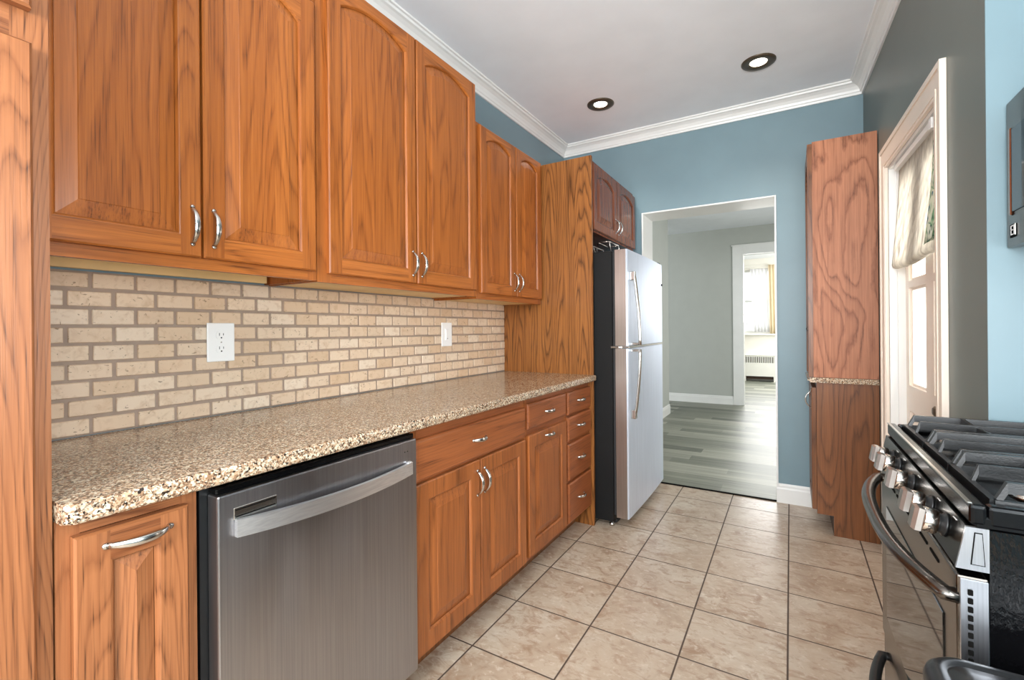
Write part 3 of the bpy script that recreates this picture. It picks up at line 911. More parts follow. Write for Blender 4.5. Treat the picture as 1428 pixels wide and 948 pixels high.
bm = bm_new(); box(bm, 0.6563, 0.6572, 0.551, 0.641, 0.813, 0.8155); box(bm, 0.6563, 0.6572, 0.551, 0.641, 0.8275, 0.830)
obj('display_slot', bm, 'slot', dp)
bm = bm_new()
for y in (1.066, 1.078): lathe(bm, [(0, 0), (0.0018, 0), (0.0018, 0.0008), (0, 0.0008)], (0.655, y, 0.835), (1, 0, 0), 8)
obj('indicator_light', bm, 'slot', pn)

# ------------------------------------------------------------------ refrigerator
fr = thing('refrigerator', 'stainless top freezer refrigerator with dark sides, standing by the doorway', 'refrigerator', (0.42, 3.19, 0))
FY0, FY1 = 2.745, 3.635
bm = bm_new()
box(bm, 0.03, 0.757, FY0, FY1, 0.03, 1.690, 0.004)
obj('body', bm, 'fridge_side', fr)
obj('door_gasket', mbox(0.758, 0.774, FY0 + 0.012, FY1 - 0.012, 0.07, 1.685), 'rubber', fr)


def fridge_door(name, z0, z1, zh0, zh1, foot_top):
    bm = bm_new()
    n = 10
    # gently curved front in plan: two materials, edge and front
    outl = [(0.775, FY0), (0.842, FY0), (0.850, FY0 + 0.010)] + [(0.850 + 0.007 * math.sin(PI * k / n), FY0 + 0.010 + (FY1 - FY0 - 0.02) * k / n) for k in range(1, n)] + [(0.850, FY1 - 0.010), (0.842, FY1), (0.775, FY1)]
    poly_prism(bm, outl, lambda a, b, d: (a, b, d), z0, z1)
    for f in bm.faces:
        c = f.calc_center_median()
        f.material_index = 1 if c.y < FY0 + 0.001 or c.y > FY1 - 0.001 else 0
    dd = obj(name, bm, ['steel', 'steel_edge'], fr)
    bm = bm_new(); N = 14; pts = []
    yh = FY0 + 0.062
    for k in range(N + 1):
        s = k / N; z = zh0 + (zh1 - zh0) * s
        w = 0.885 + 0.026 * (s if foot_top == 1 else 1 - s) * 1.0 - 0.010 * (2 * s - 1) ** 2 * 0.5
        pts.append((w, yh, z))
    return dd, pts, yh


dtop, _, yh = fridge_door('freezer_door', 1.108, 1.694, 1.12, 1.55, 0)
dbot, _, yh = fridge_door('fridge_door', 0.062, 1.092, 0.67, 1.08, 1)
for dd, za, zb in ((dtop, 1.55, 1.113), (dbot, 0.675, 1.088)):
    bm = bm_new(); pts = []; N = 14
    for k in range(N + 1):
        s = k / N; z = za + (zb - za) * s
        x = 0.874 + 0.034 * math.sin(s * PI / 2) ** 0.9
        pts.append((x, yh, z))
    tube(bm, pts, 0.0125, 12, squash=(1.0, 0.8), up=Vector((1, 0, 0)))
    h = obj('handle', bm, 'chrome', dd)
    h['label'] = 'bowed steel handle'
    zc = za + (0.014 if za > 1.1 else -0.014)
    bm = mbox(0.851, 0.884, yh - 0.016, yh + 0.016, min(za, za - 0.03 if za > 1.1 else za) - 0.012, max(za, za + 0.03 if za < 1.1 else za) + 0.012, 0.004, 2)
    for f in bm.faces: f.smooth = False
    obj('handle_mount', bm, 'chrome', dd)
    zend = 1.120 if za > 1.1 else 1.080
    obj('handle_foot', mbox(0.851, 0.902, yh - 0.010, yh + 0.010, zend - 0.008, zend + 0.008, 0.003), 'chrome', dd)
bm = bm_new(); box(bm, 0.748, 0.80, FY0 - 0.012, FY0 + 0.030, 1.0935, 1.1065, 0.002); box(bm, 0.80, 0.853, FY0 + 0.02, FY1 - 0.02, 1.0935, 1.1065, 0.002)
obj('centre_hinge', bm, 'chrome', fr)
bm = bm_new(); box(bm, 0.851, 0.8575, FY1 - 0.034, FY1 - 0.024, 1.532, 1.548, 0.001)
obj('badge', bm, 'slot', dtop)
for x, y in ((0.70, FY0 + 0.03), (0.70, FY1 - 0.03), (0.1, FY0 + 0.03), (0.1, FY1 - 0.03)):
    bm = bm_new()
    lathe(bm, [(0, 0.0), (0.018, 0.0), (0.018, 0.012), (0.010, 0.016), (0.010, 0.034), (0, 0.034)], (x + 0.035 * (x > 0.5), y, 0.0), (0, 0, 1), 14)
    obj('levelling_foot', bm, 'chrome', fr)
obj('base_grille', mbox(0.70, 0.756, FY0 + 0.06, FY1 - 0.06, 0.005, 0.029), 'rubber', fr)
obj('hinge_cover', mbox(0.70, 0.84, FY1 - 0.07, FY1 - 0.01, 1.6945, 1.71, 0.004), 'rubber', fr)

# cabinet above the refrigerator
fc = thing('wall_cabinet', 'small dark oak cabinet with two arched doors above the refrigerator', 'cabinet', (0.32, 3.2, 1.81))
bm = bm_new()
box(bm, 0.003, 0.6, 2.7235, 3.655, 1.836, 2.275)
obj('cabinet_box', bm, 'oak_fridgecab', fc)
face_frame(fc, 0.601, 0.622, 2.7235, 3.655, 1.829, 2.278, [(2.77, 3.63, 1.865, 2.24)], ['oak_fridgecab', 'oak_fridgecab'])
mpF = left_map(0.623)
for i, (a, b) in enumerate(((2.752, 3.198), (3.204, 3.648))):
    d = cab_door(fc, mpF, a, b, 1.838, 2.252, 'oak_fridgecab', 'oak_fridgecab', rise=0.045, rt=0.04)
    bow_pull(d, mpF, b - 0.03 if i == 0 else a + 0.03, 1.93, 0.02, 0.095)

# wire racks on the fridge
def wire_rack(label, x0, x1, y0, y1, h):
    bm = bm_new(); z0 = 1.6925
    r = 0.0026
    for y in (y0, y1):
        tube(bm, [(x0, y, z0), (x0 + 0.012, y, z0 + h), (x1 - 0.012, y, z0 + h), (x1, y, z0)], r, 6)
    for x in (x0 + 0.012, x1 - 0.012): tube(bm, [(x, y0, z0 + h), (x, y1, z0 + h)], r, 6)
    for y in (y0, y1):
        tube(bm, [(x0, y, z0 + r), (x1, y, z0 + r)], r, 6)
    return tag(obj('wire_rack', bm, 'chrome'), label, 'rack')


wire_rack('taller chrome wire rack, nearer the front on top of the refrigerator', 0.638, 0.735, 2.80, 2.98, 0.066)
wire_rack('lower chrome wire rack behind the taller one on top of the refrigerator', 0.52, 0.63, 2.80, 2.98, 0.046)

# ------------------------------------------------------------------ hutch in the far right corner
HYF = 3.262
lo = thing('base_cabinet', 'dark oak base cabinet in the far right corner, side panel notched at the toe', 'cabinet', (1.96, 3.48, 0))
bm = bm_new()
XW = 2.10
side = [(1.819, 0.115), (1.899, 0.115), (1.899, 0.0), (XW + 0.012, 0.0), (XW + 0.012, 0.887), (1.819, 0.887)]
poly_prism(bm, side, lambda a, b, d: (a, d, b), HYF, HYF + 0.018)
obj('side_panel', bm, 'oak_hutch_low', lo)
bm = bm_new(); box(bm, 1.840, XW, HYF + 0.019, 3.68, 0.115, 0.886)
obj('cabinet_box', bm, 'oak_hutch_low', lo)
obj('toe_kick', mbox(1.899, 1.915, HYF + 0.019, 3.69, 0.0, 0.1145), 'inside_dark', lo)
obj('face_frame', mbox(1.819, 1.8395, HYF + 0.0185, 3.69, 0.115, 0.886), 'oak_hutch_low', lo)
mpH = lambda u, v, w: (1.818 - w, u, v)
d = cab_door(lo, mpH, HYF + 0.012, 3.675, 0.135, 0.855, 'oak_hutch_low', 'oak_hutch_low', t=0.024)
bow_pull(d, mpH, HYF + 0.04, 0.78, 0.024, 0.10)
bm = bm_new()
box(bm, 1.775, XW + 0.01, 3.235, YB - 0.002, 0.8885, 0.917)
bmesh.ops.bevel(bm, geom=[e for e in bm.edges if all(v.co.x < 1.78 for v in e.verts) and abs(e.verts[0].co.z - e.verts[1].co.z) < 1e-6], offset=0.01, segments=2, affect='EDGES')
tag(obj('granite_countertop', bm, 'granite'), 'short granite slab on the corner base cabinet at the far right', 'countertop')
up_ = thing('tall_cabinet', 'tall open oak cabinet with arched front, standing on the short granite slab', 'cabinet', (1.96, 3.48, 0.918))
obj('side_panel', mbox(1.806, XW + 0.012, HYF, HYF + 0.019, 0.918, 2.305), 'oak_hutch', up_)
obj('side_panel', mbox(1.806, XW - 0.002, 3.69, 3.709, 0.918, 2.305), 'oak_hutch', up_)
obj('back_panel', mbox(XW - 0.012, XW - 0.002, HYF + 0.0195, 3.6895, 0.918, 2.305), 'inside_dark', up_)
for z in (0.918, 1.36, 1.80, 2.286):
    obj('shelf', mbox(1.81, XW - 0.0125, HYF + 0.0195, 3.6895, z, z + 0.018), 'oak_hutch_low', up_)
# arched face frame
bm = bm_new()
y0, y1, z0, z1 = HYF, 3.709, 0.918, 2.295
fx = lambda a, b, d: (d, a, b)
poly_prism(bm, [(y0, z0), (y0 + 0.045, z0), (y0 + 0.045, z1), (y0, z1)], fx, 1.782, 1.8055)
poly_prism(bm, [(y1 - 0.045, z0), (y1, z0), (y1, z1), (y1 - 0.045, z1)], fx, 1.782, 1.8055)
N = 12; ym = (y0 + y1) / 2; hw = (y1 - y0) / 2 - 0.045
for k in range(N):
    a = -1 + 2 * k / N; b = -1 + 2 * (k + 1) / N
    za = 2.12 + 0.10 * math.sqrt(max(0, 1 - a * a)); zb = 2.12 + 0.10 * math.sqrt(max(0, 1 - b * b))
    poly_prism(bm, [(ym + a * hw, za), (ym + b * hw, zb), (ym + b * hw, z1), (ym + a * hw, z1)], fx, 1.782, 1.8055)
obj('arched_frame', bm, 'oak_hutch_low', up_)
bm = bm_new(); tube(bm, [(1.80, HYF + 0.03, 1.20), (1.79, HYF + 0.03, 1.20), (1.775, HYF + 0.03, 1.19), (1.772, HYF + 0.03, 1.205), (1.778, HYF + 0.03, 1.215)], 0.002, 8)
obj('cup_hook', bm, 'slot', up_)

# ------------------------------------------------------------------ roman shade in the door recess
rs = thing('roman_shade', 'beige patterned cloth roman shade hanging in the door recess', 'shade', (2.17, 2.72, 2.0))
SY0, SY1 = 2.248, 2.94


def shade_section(k):  # profile in (x offset toward room, z) down the cloth
    return k


prof_s = []
for k in range(19):
    s = k / 18; prof_s.append((0.002 + 0.030 * s ** 1.5, 1.99 - 0.475 * s))
for k in range(1, 9):       # rolled bottom
    a = PI * k / 8; prof_s.append((0.032 - 0.024 * (1 - math.cos(a)) / 1.0 * 0.9 + 0.0, 1.515 - 0.022 * math.sin(a)))
front = prof_s
bm = bm_new()
NY = 20
grid = []
for j in range(NY + 1):
    y = SY0 + (SY1 - SY0) * j / NY
    grid.append([bm.verts.new((xr(y) + 0.028 - px_ + 0.001 * math.sin(j * 0.9) * (i / 18.0), y, z + 0.004 * math.sin(j * 0.35) * (i / 18.0))) for i, (px_, z) in enumerate(front)])
for j in range(NY):
    for i in range(len(front) - 1):
        f = bm.faces.new((grid[j][i], grid[j + 1][i], grid[j + 1][i + 1], grid[j][i + 1])); f.smooth = True
bmesh.ops.solidify(bm, geom=list(bm.faces), thickness=0.004)
cl = obj('cloth', bm, 'cloth', rs)
# near side strip where the printed face turns
bm = bm_new()
grid = []
for j in range(5):
    y = 2.25 + 0.125 * j / 4
    grid.append([bm.verts.new((xr(y) + 0.022 - (0.002 + 0.030 * s ** 1.5) - 0.006 * math.sin(PI * j / 4), y, 1.93 - 0.40 * s)) for s in [k / 12 for k in range(13)]])
for j in range(4):
    for i in range(12):
        f = bm.faces.new((grid[j][i], grid[j + 1][i], grid[j + 1][i + 1], grid[j][i + 1])); f.smooth = True
bmesh.ops.solidify(bm, geom=list(bm.faces), thickness=0.002)
obj('printed_edge', bm, 'leaf_cloth', rs)
bm = bm_new(); skew_box(bm, SY0, SY1, 1.98, 2.005, 0.008, 0.045)
obj('head_rail', bm, 'white_paint', rs)
bm = bm_new(); skew_box(bm, 2.29, 2.32, 1.955, 1.994, -0.006, 0.02)
obj('bracket', bm, 'white_plastic', rs)

# ------------------------------------------------------------------ gas range
rg = thing('gas_range', 'black and stainless gas range with five knobs at the right edge', 'stove', (2.28, 1.425, 0))
RY0, RY1 = 1.048, 1.800
RXB = 2.625
bm = bm_new()
box(bm, 1.966, RXB, RY0, RY1, 0.03, 0.881)
obj('body', bm, 'black_peel', rg)
# cooktop pan with raised rim
bm = bm_new()
box(bm, 1.948, RXB, RY0 - 0.002, RY1 + 0.002, 0.882, 0.902, 0.003)
rim = 0.022
for (a, b, c, d) in ((1.942, 1.942 + rim, RY0 - 0.003, RY1 + 0.003), (RXB - rim, RXB, RY0 - 0.003, RY1 + 0.003), (1.942 + rim, RXB - rim, RY0 - 0.003, RY0 + rim), (1.942 + rim, RXB - rim, RY1 - rim, RY1 + 0.003)):
    box(bm, a, b, c, d, 0.886, 0.921, 0.006, 2)
ct = obj('cooktop', bm, 'black_enamel', rg)
obj('front_trim', mbox(1.9405, 1.9475, RY0 + 0.004, RY1 - 0.004, 0.9195, 0.9225, 0.001), 'chrome', ct)
# burners
for (bx, by, br) in ((2.10, 1.20, 0.045), (2.10, 1.65, 0.05), (2.42, 1.20, 0.04), (2.42, 1.65, 0.04), (2.26, 1.425, 0.05)):
    bm = bm_new(); lathe(bm, [(0, 0.9025), (br * 1.5, 0.9025), (br * 1.35, 0.908), (br, 0.909), (br, 0.922), (0, 0.922)], (bx, by, 0), (0, 0, 1), 28)
    bn = obj('burner', bm, 'chrome', ct)
    bm = bm_new(); lathe(bm, [(0, 0.9225), (br * 0.92, 0.9225), (br * 0.95, 0.928), (br * 0.85, 0.932), (0, 0.933)], (bx, by, 0), (0, 0, 1), 28)
    obj('burner_cap', bm, 'black_plastic', bn)
# grates: three castings
GZ = 0.955


def bar(bm, p, q, wd=0.011, hb=0.016, ztop=GZ):
    p = Vector((p[0], p[1], p[2] if len(p) > 2 else ztop)); q = Vector((q[0], q[1], q[2] if len(q) > 2 else ztop))
    d = (q - p); d2 = Vector((d.x, d.y, 0))
    s = Vector((-d2.y, d2.x, 0)).normalized() * wd / 2 if d2.length > 1e-5 else Vector((0, wd / 2, 0))
    h = Vector((0, 0, hb))
    ring = lambda c: [bm.verts.new(c + s * 0.75), bm.verts.new(c - s * 0.75), bm.verts.new(c - s - h), bm.verts.new(c + s - h)]
    A_, B_ = ring(p), ring(q)
    bm.faces.new(A_[::-1]); bm.faces.new(B_)
    ring_strip(bm, A_, B_, 0)


gx0, gx1 = 1.985, 2.575
for (a, b) in ((RY0 + 0.030, RY0 + 0.265), (RY0 + 0.272, RY1 - 0.272), (RY1 - 0.265, RY1 - 0.030)):
    bm = bm_new()
    zl = 0.925
    # low frame
    for y in (a, b): bar(bm, (gx0 - 0.005, y, zl), (gx1, y, zl), 0.014, 0.016)
    bar(bm, (gx0 - 0.005, a, zl), (gx0 - 0.005, b, zl), 0.014, 0.016); bar(bm, (gx1, a, zl), (gx1, b, zl), 0.014, 0.016)
    # raised cross bars with sloping front and rear legs
    m = (a + b) / 2
    ys = (a + 0.03, b - 0.03) if b - a > 0.21 else (a + 0.045, b - 0.045)
    for y in (a + 0.008, b - 0.008):
        bar(bm, (gx0 + 0.012, y), (gx1 - 0.02, y), 0.015, 0.018)
        bar(bm, (gx0 + 0.012, y), (gx0 - 0.002, y, zl), 0.015, 0.018); bar(bm, (gx1 - 0.02, y), (gx1, y, zl), 0.015, 0.018)
    # fingers to the burners
    for bx in ((2.10, 2.42) if abs(m - 1.424) > 0.05 else (2.26,)):
        for (fx0, fy0) in ((gx0 + 0.005, m), (bx, a + 0.008), (bx, b - 0.008), (2.26 if len((1,)) and abs(m - 1.424) > 0.05 else gx1 - 0.02, m)):
            dv = Vector((bx - fx0, m - fy0)); L = dv.length
            if L < 0.03: continue
            e = Vector((fx0, fy0)) + dv * max(0.25, (L - 0.028) / L)
            bar(bm, (fx0, fy0, GZ + 0.001), (e.x, e.y, GZ - 0.002), 0.009, 0.022)
    bar(bm, (gx0 + 0.005, m), (gx0 - 0.005, m, zl), 0.011, 0.016)
    if abs(m - 1.424) > 0.05: bar(bm, (2.26, a + 0.008), (2.26, b - 0.008), 0.012, 0.02)
    obj('grate', bm, 'cast_iron', rg)
# slanted control panel
bm = bm_new()
cp = [(1.938, 0.884), (1.966, 0.884), (1.966, 0.812), (1.925, 0.812)]
poly_prism(bm, cp, lambda a, b, d: (a, d, b), RY0 + 0.001, RY1 - 0.001)
pnl = obj('control_panel', bm, 'steel_panel', rg)
bm = bm_new()
poly_prism(bm, [(1.937, 0.8835), (1.965, 0.8835), (1.965, 0.8125), (1.924, 0.8125)], lambda a, b, d: (a, d, b), RY0 - 0.004, RY0 + 0.0008)
ec = obj('end_cap', bm, 'steel_side', pnl)
ec['label'] = 'bright stainless end cap'
bm = bm_new()
poly_prism(bm, [(1.947, 0.876), (1.957, 0.876), (1.960, 0.822), (1.942, 0.822)], lambda a, b, d: (a, d, b), RY0 - 0.0048, RY0 - 0.0041)
inset = obj('cap_outline', bm, 'slot', ec)
bm = bm_new()
poly_prism(bm, [(1.9482, 0.8745), (1.9560, 0.8745), (1.9587, 0.8235), (1.9436, 0.8235)], lambda a, b, d: (a, d, b), RY0 - 0.0056, RY0 - 0.0049)
obj('cap_inset', bm, 'steel_side', ec)
# knobs
axis = Vector((-0.072, 0, 0.013)).normalized()
for y in (1.140, 1.243, 1.405, 1.560, 1.650):
    base = Vector((1.9325, y, 0.850))
    bm = bm_new()
    lathe(bm, [(0, 0.013), (0.0205, 0.013), (0.0225, 0.015), (0.0225, 0.033), (0.021, 0.035), (0, 0.035)], base, axis, 28)
    k_ = obj('knob', bm, 'chrome_knob', pnl)
    k_['label'] = 'polished steel control knob'
    bm = bm_new()
    a2 = axis; s2 = Vector((0, 1, 0)); t2 = a2.cross(s2)
    # thumb grip: a tall tapered bar across the knob face
    vs = []
    for (h, hw_, ht) in ((0.0352, 0.0165, 0.0205), (0.044, 0.0160, 0.0215), (0.050, 0.0120, 0.0195)):
        vs.append([bm.verts.new(base + a2 * h + s2 * (sx * hw_) + t2 * (st * ht)) for sx, st in ((-1, -1), (1, -1), (1, 1), (-1, 1))])
    bm.faces.new(vs[0][::-1]); bm.faces.new(vs[2]); ring_strip(bm, vs[0], vs[1], 0); ring_strip(bm, vs[1], vs[2], 0)
    obj('knob_grip', bm, 'knob_face', k_)
    bm = bm_new(); lathe(bm, [(0, 0.0005), (0.0215, 0.0005), (0.0215, 0.004), (0.0175, 0.006), (0.0175, 0.0128), (0, 0.0128)], base, axis, 28)
    obj('knob_skirt', bm, 'black_plastic', k_)
# marks on the panel beside the knobs
for y in (1.140, 1.243, 1.405, 1.560, 1.650):
    obj('printed_mark', mbox(1.9355, 1.9368, y - 0.048, y - 0.030, 0.8765, 0.8778), 'white_plastic', pnl)
# oven door
OD0, OD1 = 0.290, 0.800
bm = bm_new()
box(bm, 1.926, 1.9655, RY0, RY1 - 0.001, OD0, OD1, 0.004, 2)
od = obj('oven_door', bm, 'steel_range', rg)
bm = mbox(1.9235, 1.927, RY0 + 0.075, RY1 - 0.095, 0.375, 0.695, 0.001)
obj('oven_window', bm, 'black_glass', od)
bm = bm_new()
# side skin of the oven door with vent slots
box(bm, 1.929, 1.9645, RY0 - 0.0035, RY0 - 0.0002, OD0 + 0.004, OD1 - 0.004, 0.001)
es_ = obj('door_side', bm, 'steel_side', od)
bm = bm_new()
for k in range(22):
    z = 0.780 - k * 0.0142
    box(bm, 1.9385, 1.9450, RY0 - 0.0060, RY0 - 0.0034, z - 0.0095, z, 0.0008)
obj('vent_slot', bm, 'slot', es_)
bm = bm_new()
for k in range(7):
    y = RY0 + 0.11 + k * 0.085
    box(bm, 1.9245, 1.9262, y, y + 0.06, 0.770, 0.776, 0.0005)
obj('vent_slot', bm, 'slot', od)


def bowed_bar(parent, zc, y0, y1, x0, bow, r, name, drop=0.0, mat='steel_range'):
    bm = bm_new(); pts = []; N = 20
    pts.append((x0 + 0.0, y0, zc))
    for k in range(N + 1):
        s = k / N; y = y0 + (y1 - y0) * s
        pts.append((x0 - 0.014 - bow * (1 - abs(2 * s - 1) ** 2.6), y, zc - drop * (1 - abs(2 * s - 1) ** 2)))
    pts.append((x0 + 0.0, y1, zc))
    tube(bm, pts, r, 14, squash=(1.15, 0.9))
    return obj(name, bm, mat, parent)


bowed_bar(od, 0.760, RY0 + 0.010, RY1 - 0.03, 1.928, 0.052, 0.0135, 'handle')
dwr = obj('storage_drawer', mbox(1.930, 1.9655, RY0 + 0.001, RY1 - 0.001, 0.06, 0.282, 0.004, 2), 'steel_range', rg)
bowed_bar(dwr, 0.235, RY0 + 0.05, RY1 - 0.05, 1.932, 0.045, 0.012, 'handle', mat='black_plastic')
for x, y in ((2.0, RY0 + 0.04), (2.0, RY1 - 0.04), (2.58, RY0 + 0.04), (2.58, RY1 - 0.04)):
    bm = bm_new(); lathe(bm, [(0, 0), (0.016, 0), (0.016, 0.03), (0, 0.03)], (x, y, 0), (0, 0, 1), 12)
    obj('levelling_foot', bm, 'black_plastic', rg)

# ------------------------------------------------------------------ microwave over the range
mw = thing('microwave', 'stainless over the range microwave with dark glass at the right edge', 'microwave', (2.42, 1.425, 1.43))
MX = 2.205
obj('body', mbox(MX + 0.03, XA - 0.002, 1.05, 1.800, 1.435, 1.825), 'fridge_side', mw)
md = obj('door', mbox(MX, MX + 0.029, 1.05, 1.804, 1.428, 1.826, 0.004, 2), 'steel_range', mw)
obj('window', mbox(MX - 0.003, MX - 0.0002, 1.20, 1.761, 1.520, 1.742, 0.001), 'micro_glass', md)
bm = bm_new(); box(bm, MX - 0.005, MX - 0.0002, 1.762, 1.776, 1.512, 1.748, 0.003)
obj('edge_trim', bm, 'copper_edge', md)
bg_ = obj('badge', mbox(MX - 0.0022, MX - 0.0002, 1.742, 1.776, 1.452, 1.487, 0.0005), 'slot', md)
bm = bm_new()
box(bm, MX - 0.0032, MX - 0.0021, 1.737, 1.7415, 1.456, 1.486)                        # pale bar beside the mark
box(bm, MX - 0.0032, MX - 0.0021, 1.7445, 1.748, 1.458, 1.484)
for z in (1.458, 1.470, 1.481): box(bm, MX - 0.0032, MX - 0.0021, 1.754, 1.768, z, z + 0.0025)
box(bm, MX - 0.0032, MX - 0.0021, 1.7655, 1.768, 1.4606, 1.4809)
obj('badge_mark', bm, 'white_plastic', bg_)
obj('vent_grille', mbox(MX + 0.03, XA - 0.05, 1.06, 1.79, 1.4285, 1.4345), 'slot', mw)

# ------------------------------------------------------------------ trash can in front corner
tc = thing('trash_can', 'black plastic trash can with a rounded lid, beside the range', 'bin', (2.06, 0.85, 0))


def rrect(x0, x1, y0, y1, r, n=8):
    p = []
    for cx_, cy_, a0 in ((x1 - r, y1 - r, 0), (x0 + r, y1 - r, PI / 2), (x0 + r, y0 + r, PI), (x1 - r, y0 + r, 1.5 * PI)):
        for k in range(n + 1):
            a = a0 + PI / 2 * k / n; p.append((cx_ + r * math.cos(a), cy_ + r * math.sin(a)))
    return p


def loft(bm, secs, smooth=True):
    prev = None
    for (pts, z) in secs:
        cur = [bm.verts.new((a, b, z)) for a, b in pts]
        if prev:
            n0 = len(bm.faces)
            ring_strip(bm, prev, cur, 0, smooth=smooth)
        else: bm.faces.new(cur[::-1])
        prev = cur
    bm.faces.new(prev)
    return bm


bx0, bx1, by0, by1 = 1.861, 2.26, 0.70, 0.985
sh = lambda d, r: rrect(bx0 + d, bx1 - d, by0 + d, by1 - d, max(0.01, r - d))
bm = bm_new(); loft(bm, [(sh(0.04, 0.055), 0.0), (sh(0.02, 0.055), 0.30), (sh(0.012, 0.055), 0.6390)])
obj('bin_body', bm, 'black_plastic', tc)
bm = bm_new()
loft(bm, [(sh(0.004, 0.055), 0.6395), (sh(0.0, 0.055), 0.6460), (sh(0.0, 0.055), 0.6820), (sh(0.003, 0.055), 0.6920), (sh(0.010, 0.055), 0.6980), (sh(0.022, 0.055), 0.7000), (sh(0.026, 0.055), 0.6960), (sh(0.030, 0.055), 0.6960), (sh(0.034, 0.055), 0.7000), (sh(0.06, 0.055), 0.7030)])
obj('lid', bm, 'black_plastic', tc)

# ------------------------------------------------------------------ recessed downlights
def downlight(label, x, y):
    o = thing('recessed_light', label, 'ceiling light', (x, y, CZ))
    bm = bm_new()
    lathe(bm, [(0.093, -0.0005), (0.093, -0.004), (0.086, -0.009), (0.062, -0.010), (0.050, -0.006), (0.046, -0.0025), (0.046, -0.0005)], (x, y, CZ), (0, 0, 1), 40)
    obj('trim_ring', bm, 'bronze', o)
    bm = bm_new(); lathe(bm, [(0, -0.0055), (0.03, -0.005), (0.0455, -0.002), (0.0455, -0.0006), (0, -0.0006)], (x, y, CZ), (0, 0, 1), 32)
    obj('lens', bm, 'lens', o)
    d = bpy.data.lights.new('downlight', 'SPOT'); d.energy = 15; d.spot_size = math.radians(120); d.spot_blend = 0.8; d.color = (1, 0.94, 0.86); d.shadow_soft_size = 0.05
    l = bpy.data.objects.new('downlight', d); COL.objects.link(l); l.parent = o; l.location = (0, 0, -0.03)
    return o


downlight('lit bronze recessed light, the left one of two in the ceiling', 0.559, 3.115)
downlight('lit bronze recessed light, the right one of two in the ceiling', 1.539, 3.120)

# ------------------------------------------------------------------ far room: radiator cover, curtains, neighbour house
rc = thing('radiator_cover', 'white enamel radiator cover under the far room window', 'radiator', (1.1, 11.78, 0))
bm = bm_new()
RX0, RX1, RYf = 0.79, 1.40, 11.68
box(bm, RX0, RX0 + 0.03, RYf, WY - 0.001, 0, 0.575); box(bm, RX1 - 0.03, RX1, RYf, WY - 0.001, 0, 0.575)
box(bm, RX0 - 0.015, RX1 + 0.015, RYf - 0.012, WY - 0.001, 0.575, 0.598, 0.003)
box(bm, RX0 + 0.03, RX1 - 0.03, RYf, RYf + 0.012, 0.115, 0.415); box(bm, RX0 + 0.03, RX1 - 0.03, RYf, RYf + 0.012, 0.55, 0.575)
n = 15
for k in range(n + 1):
    x = RX0 + 0.03 + (RX1 - RX0 - 0.06) * k / n
    box(bm, x - 0.009, x + 0.009, RYf, RYf + 0.010, 0.415, 0.55)
obj('casing', bm, 'radiator', rc)
obj('radiator_core', mbox(RX0 + 0.04, RX1 - 0.04, RYf + 0.04, WY - 0.03, 0.05, 0.55), 'inside_dark', rc)


def curtain(name, label, mat, top, bot, z0, z1, y, amp, waves):
    bm = bm_new(); NX, NZ = 40, 8; g = []
    for i in range(NX + 1):
        s = i / NX; col_ = []
        for k in range(NZ + 1):
            q = k / NZ
            x = (bot[0] + (bot[1] - bot[0]) * s) * (1 - q) + (top[0] + (top[1] - top[0]) * s) * q
            col_.append(bm.verts.new((x, y + amp * math.sin(2 * PI * waves * s) + 0.2 * amp * math.sin(5 * s + 3 * q), z0 + (z1 - z0) * q)))
        g.append(col_)
    for i in range(NX):
        for k in range(NZ):
            f = bm.faces.new((g[i][k], g[i + 1][k], g[i + 1][k + 1], g[i][k + 1])); f.smooth = True
    bmesh.ops.solidify(bm, geom=list(bm.faces), thickness=0.003)
    return tag(obj(name, bm, mat), label, 'curtain')


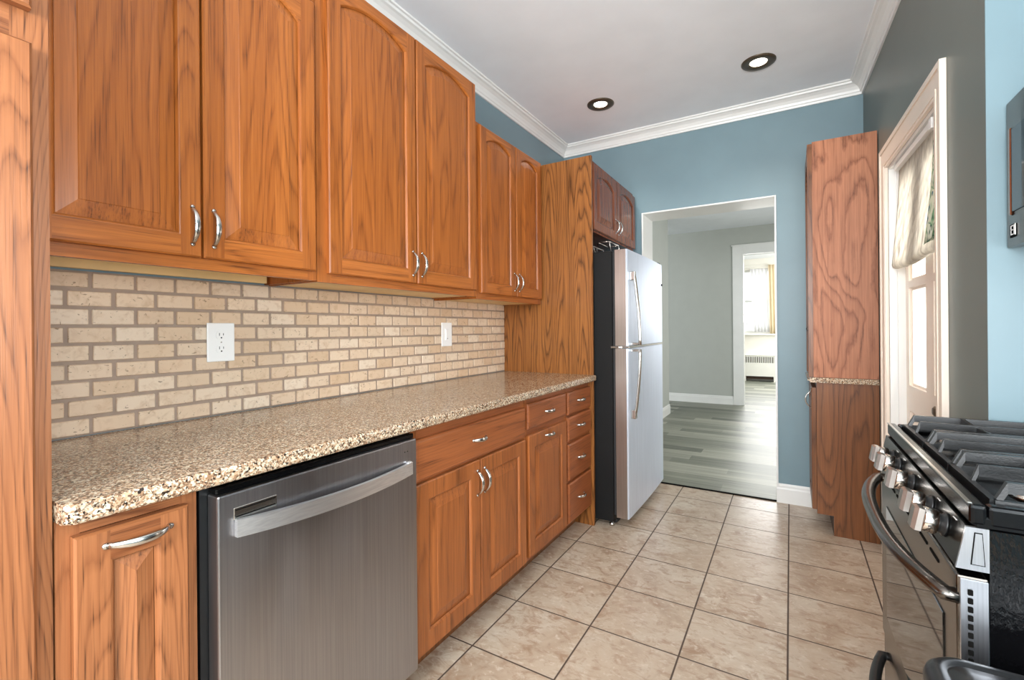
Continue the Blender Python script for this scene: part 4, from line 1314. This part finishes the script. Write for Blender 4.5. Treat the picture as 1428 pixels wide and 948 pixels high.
curtain('sheer_curtain', 'white sheer curtain drawn over the right of the far room window', 'sheer', (0.91, 1.262), (0.985, 1.30), 1.10, 2.53, WY - 0.065, 0.006, 5)
curtain('side_drape', 'cream drape hanging at the right side of the far room window', 'drape', (1.275, 1.40), (1.30, 1.42), 1.06, 2.60, WY - 0.095, 0.010, 2)
bm = bm_new(); tube(bm, [(0.5, WY - 0.065, 2.55), (1.5, WY - 0.065, 2.55)], 0.008, 10)
for x in (0.5, 1.5): lathe(bm, [(0, -0.02), (0.014, -0.01), (0.016, 0), (0.014, 0.01), (0, 0.02)], (x, WY - 0.065, 2.55), (1, 0, 0), 12)
for x in (0.55, 1.45): box(bm, x - 0.006, x + 0.006, WY - 0.07, WY - 0.026, 2.542, 2.558)
tag(obj('curtain_rod', bm, 'cream_paint'), 'thin curtain rod over the far room window', 'curtain rod')
nh = thing('neighbouring_house', 'pale neighbouring house seen through the far room window', 'house', (0.2, 16.0, 0))
bm = bm_new()
for k in range(24):
    z = -0.5 + k * 0.22
    poly_prism(bm, [(15.97, z), (16.0, z + 0.22), (16.1, z + 0.22), (16.1, z)], lambda a, b, d: (d, a, b), -1.6, 1.2)
obj('wall', bm, 'siding', nh)
obj('foundation', mbox(-1.6, 1.2, 15.96, 16.1, -0.8, -0.5), 'hall_paint', nh)
bt = thing('bare_tree', 'thin bare grey tree outside the far room window', 'tree', (0.46, 13.6, -0.8))
bm = bm_new()
tube(bm, [(0.46, 13.6, -0.8), (0.47, 13.6, 0.9), (0.50, 13.6, 1.6), (0.47, 13.6, 2.3), (0.5, 13.6, 3.2)], [0.03, 0.024, 0.018, 0.012, 0.006], 8)
obj('trunk', bm, 'dark_line', bt)
rr = random.Random(3)
for k in range(9):
    z = 1.0 + k * 0.2; sgn = 1 if k % 2 else -1
    x0 = 0.49; L = rr.uniform(0.25, 0.5)
    bm = bm_new()
    tube(bm, [(x0, 13.6, z), (x0 + sgn * L * 0.4, 13.6 + rr.uniform(-0.1, 0.1), z + 0.05), (x0 + sgn * L, 13.6 + rr.uniform(-0.2, 0.2), z + rr.uniform(0.08, 0.25))], [0.010, 0.008, 0.004], 6)
    obj('branch', bm, 'dark_line', bt)
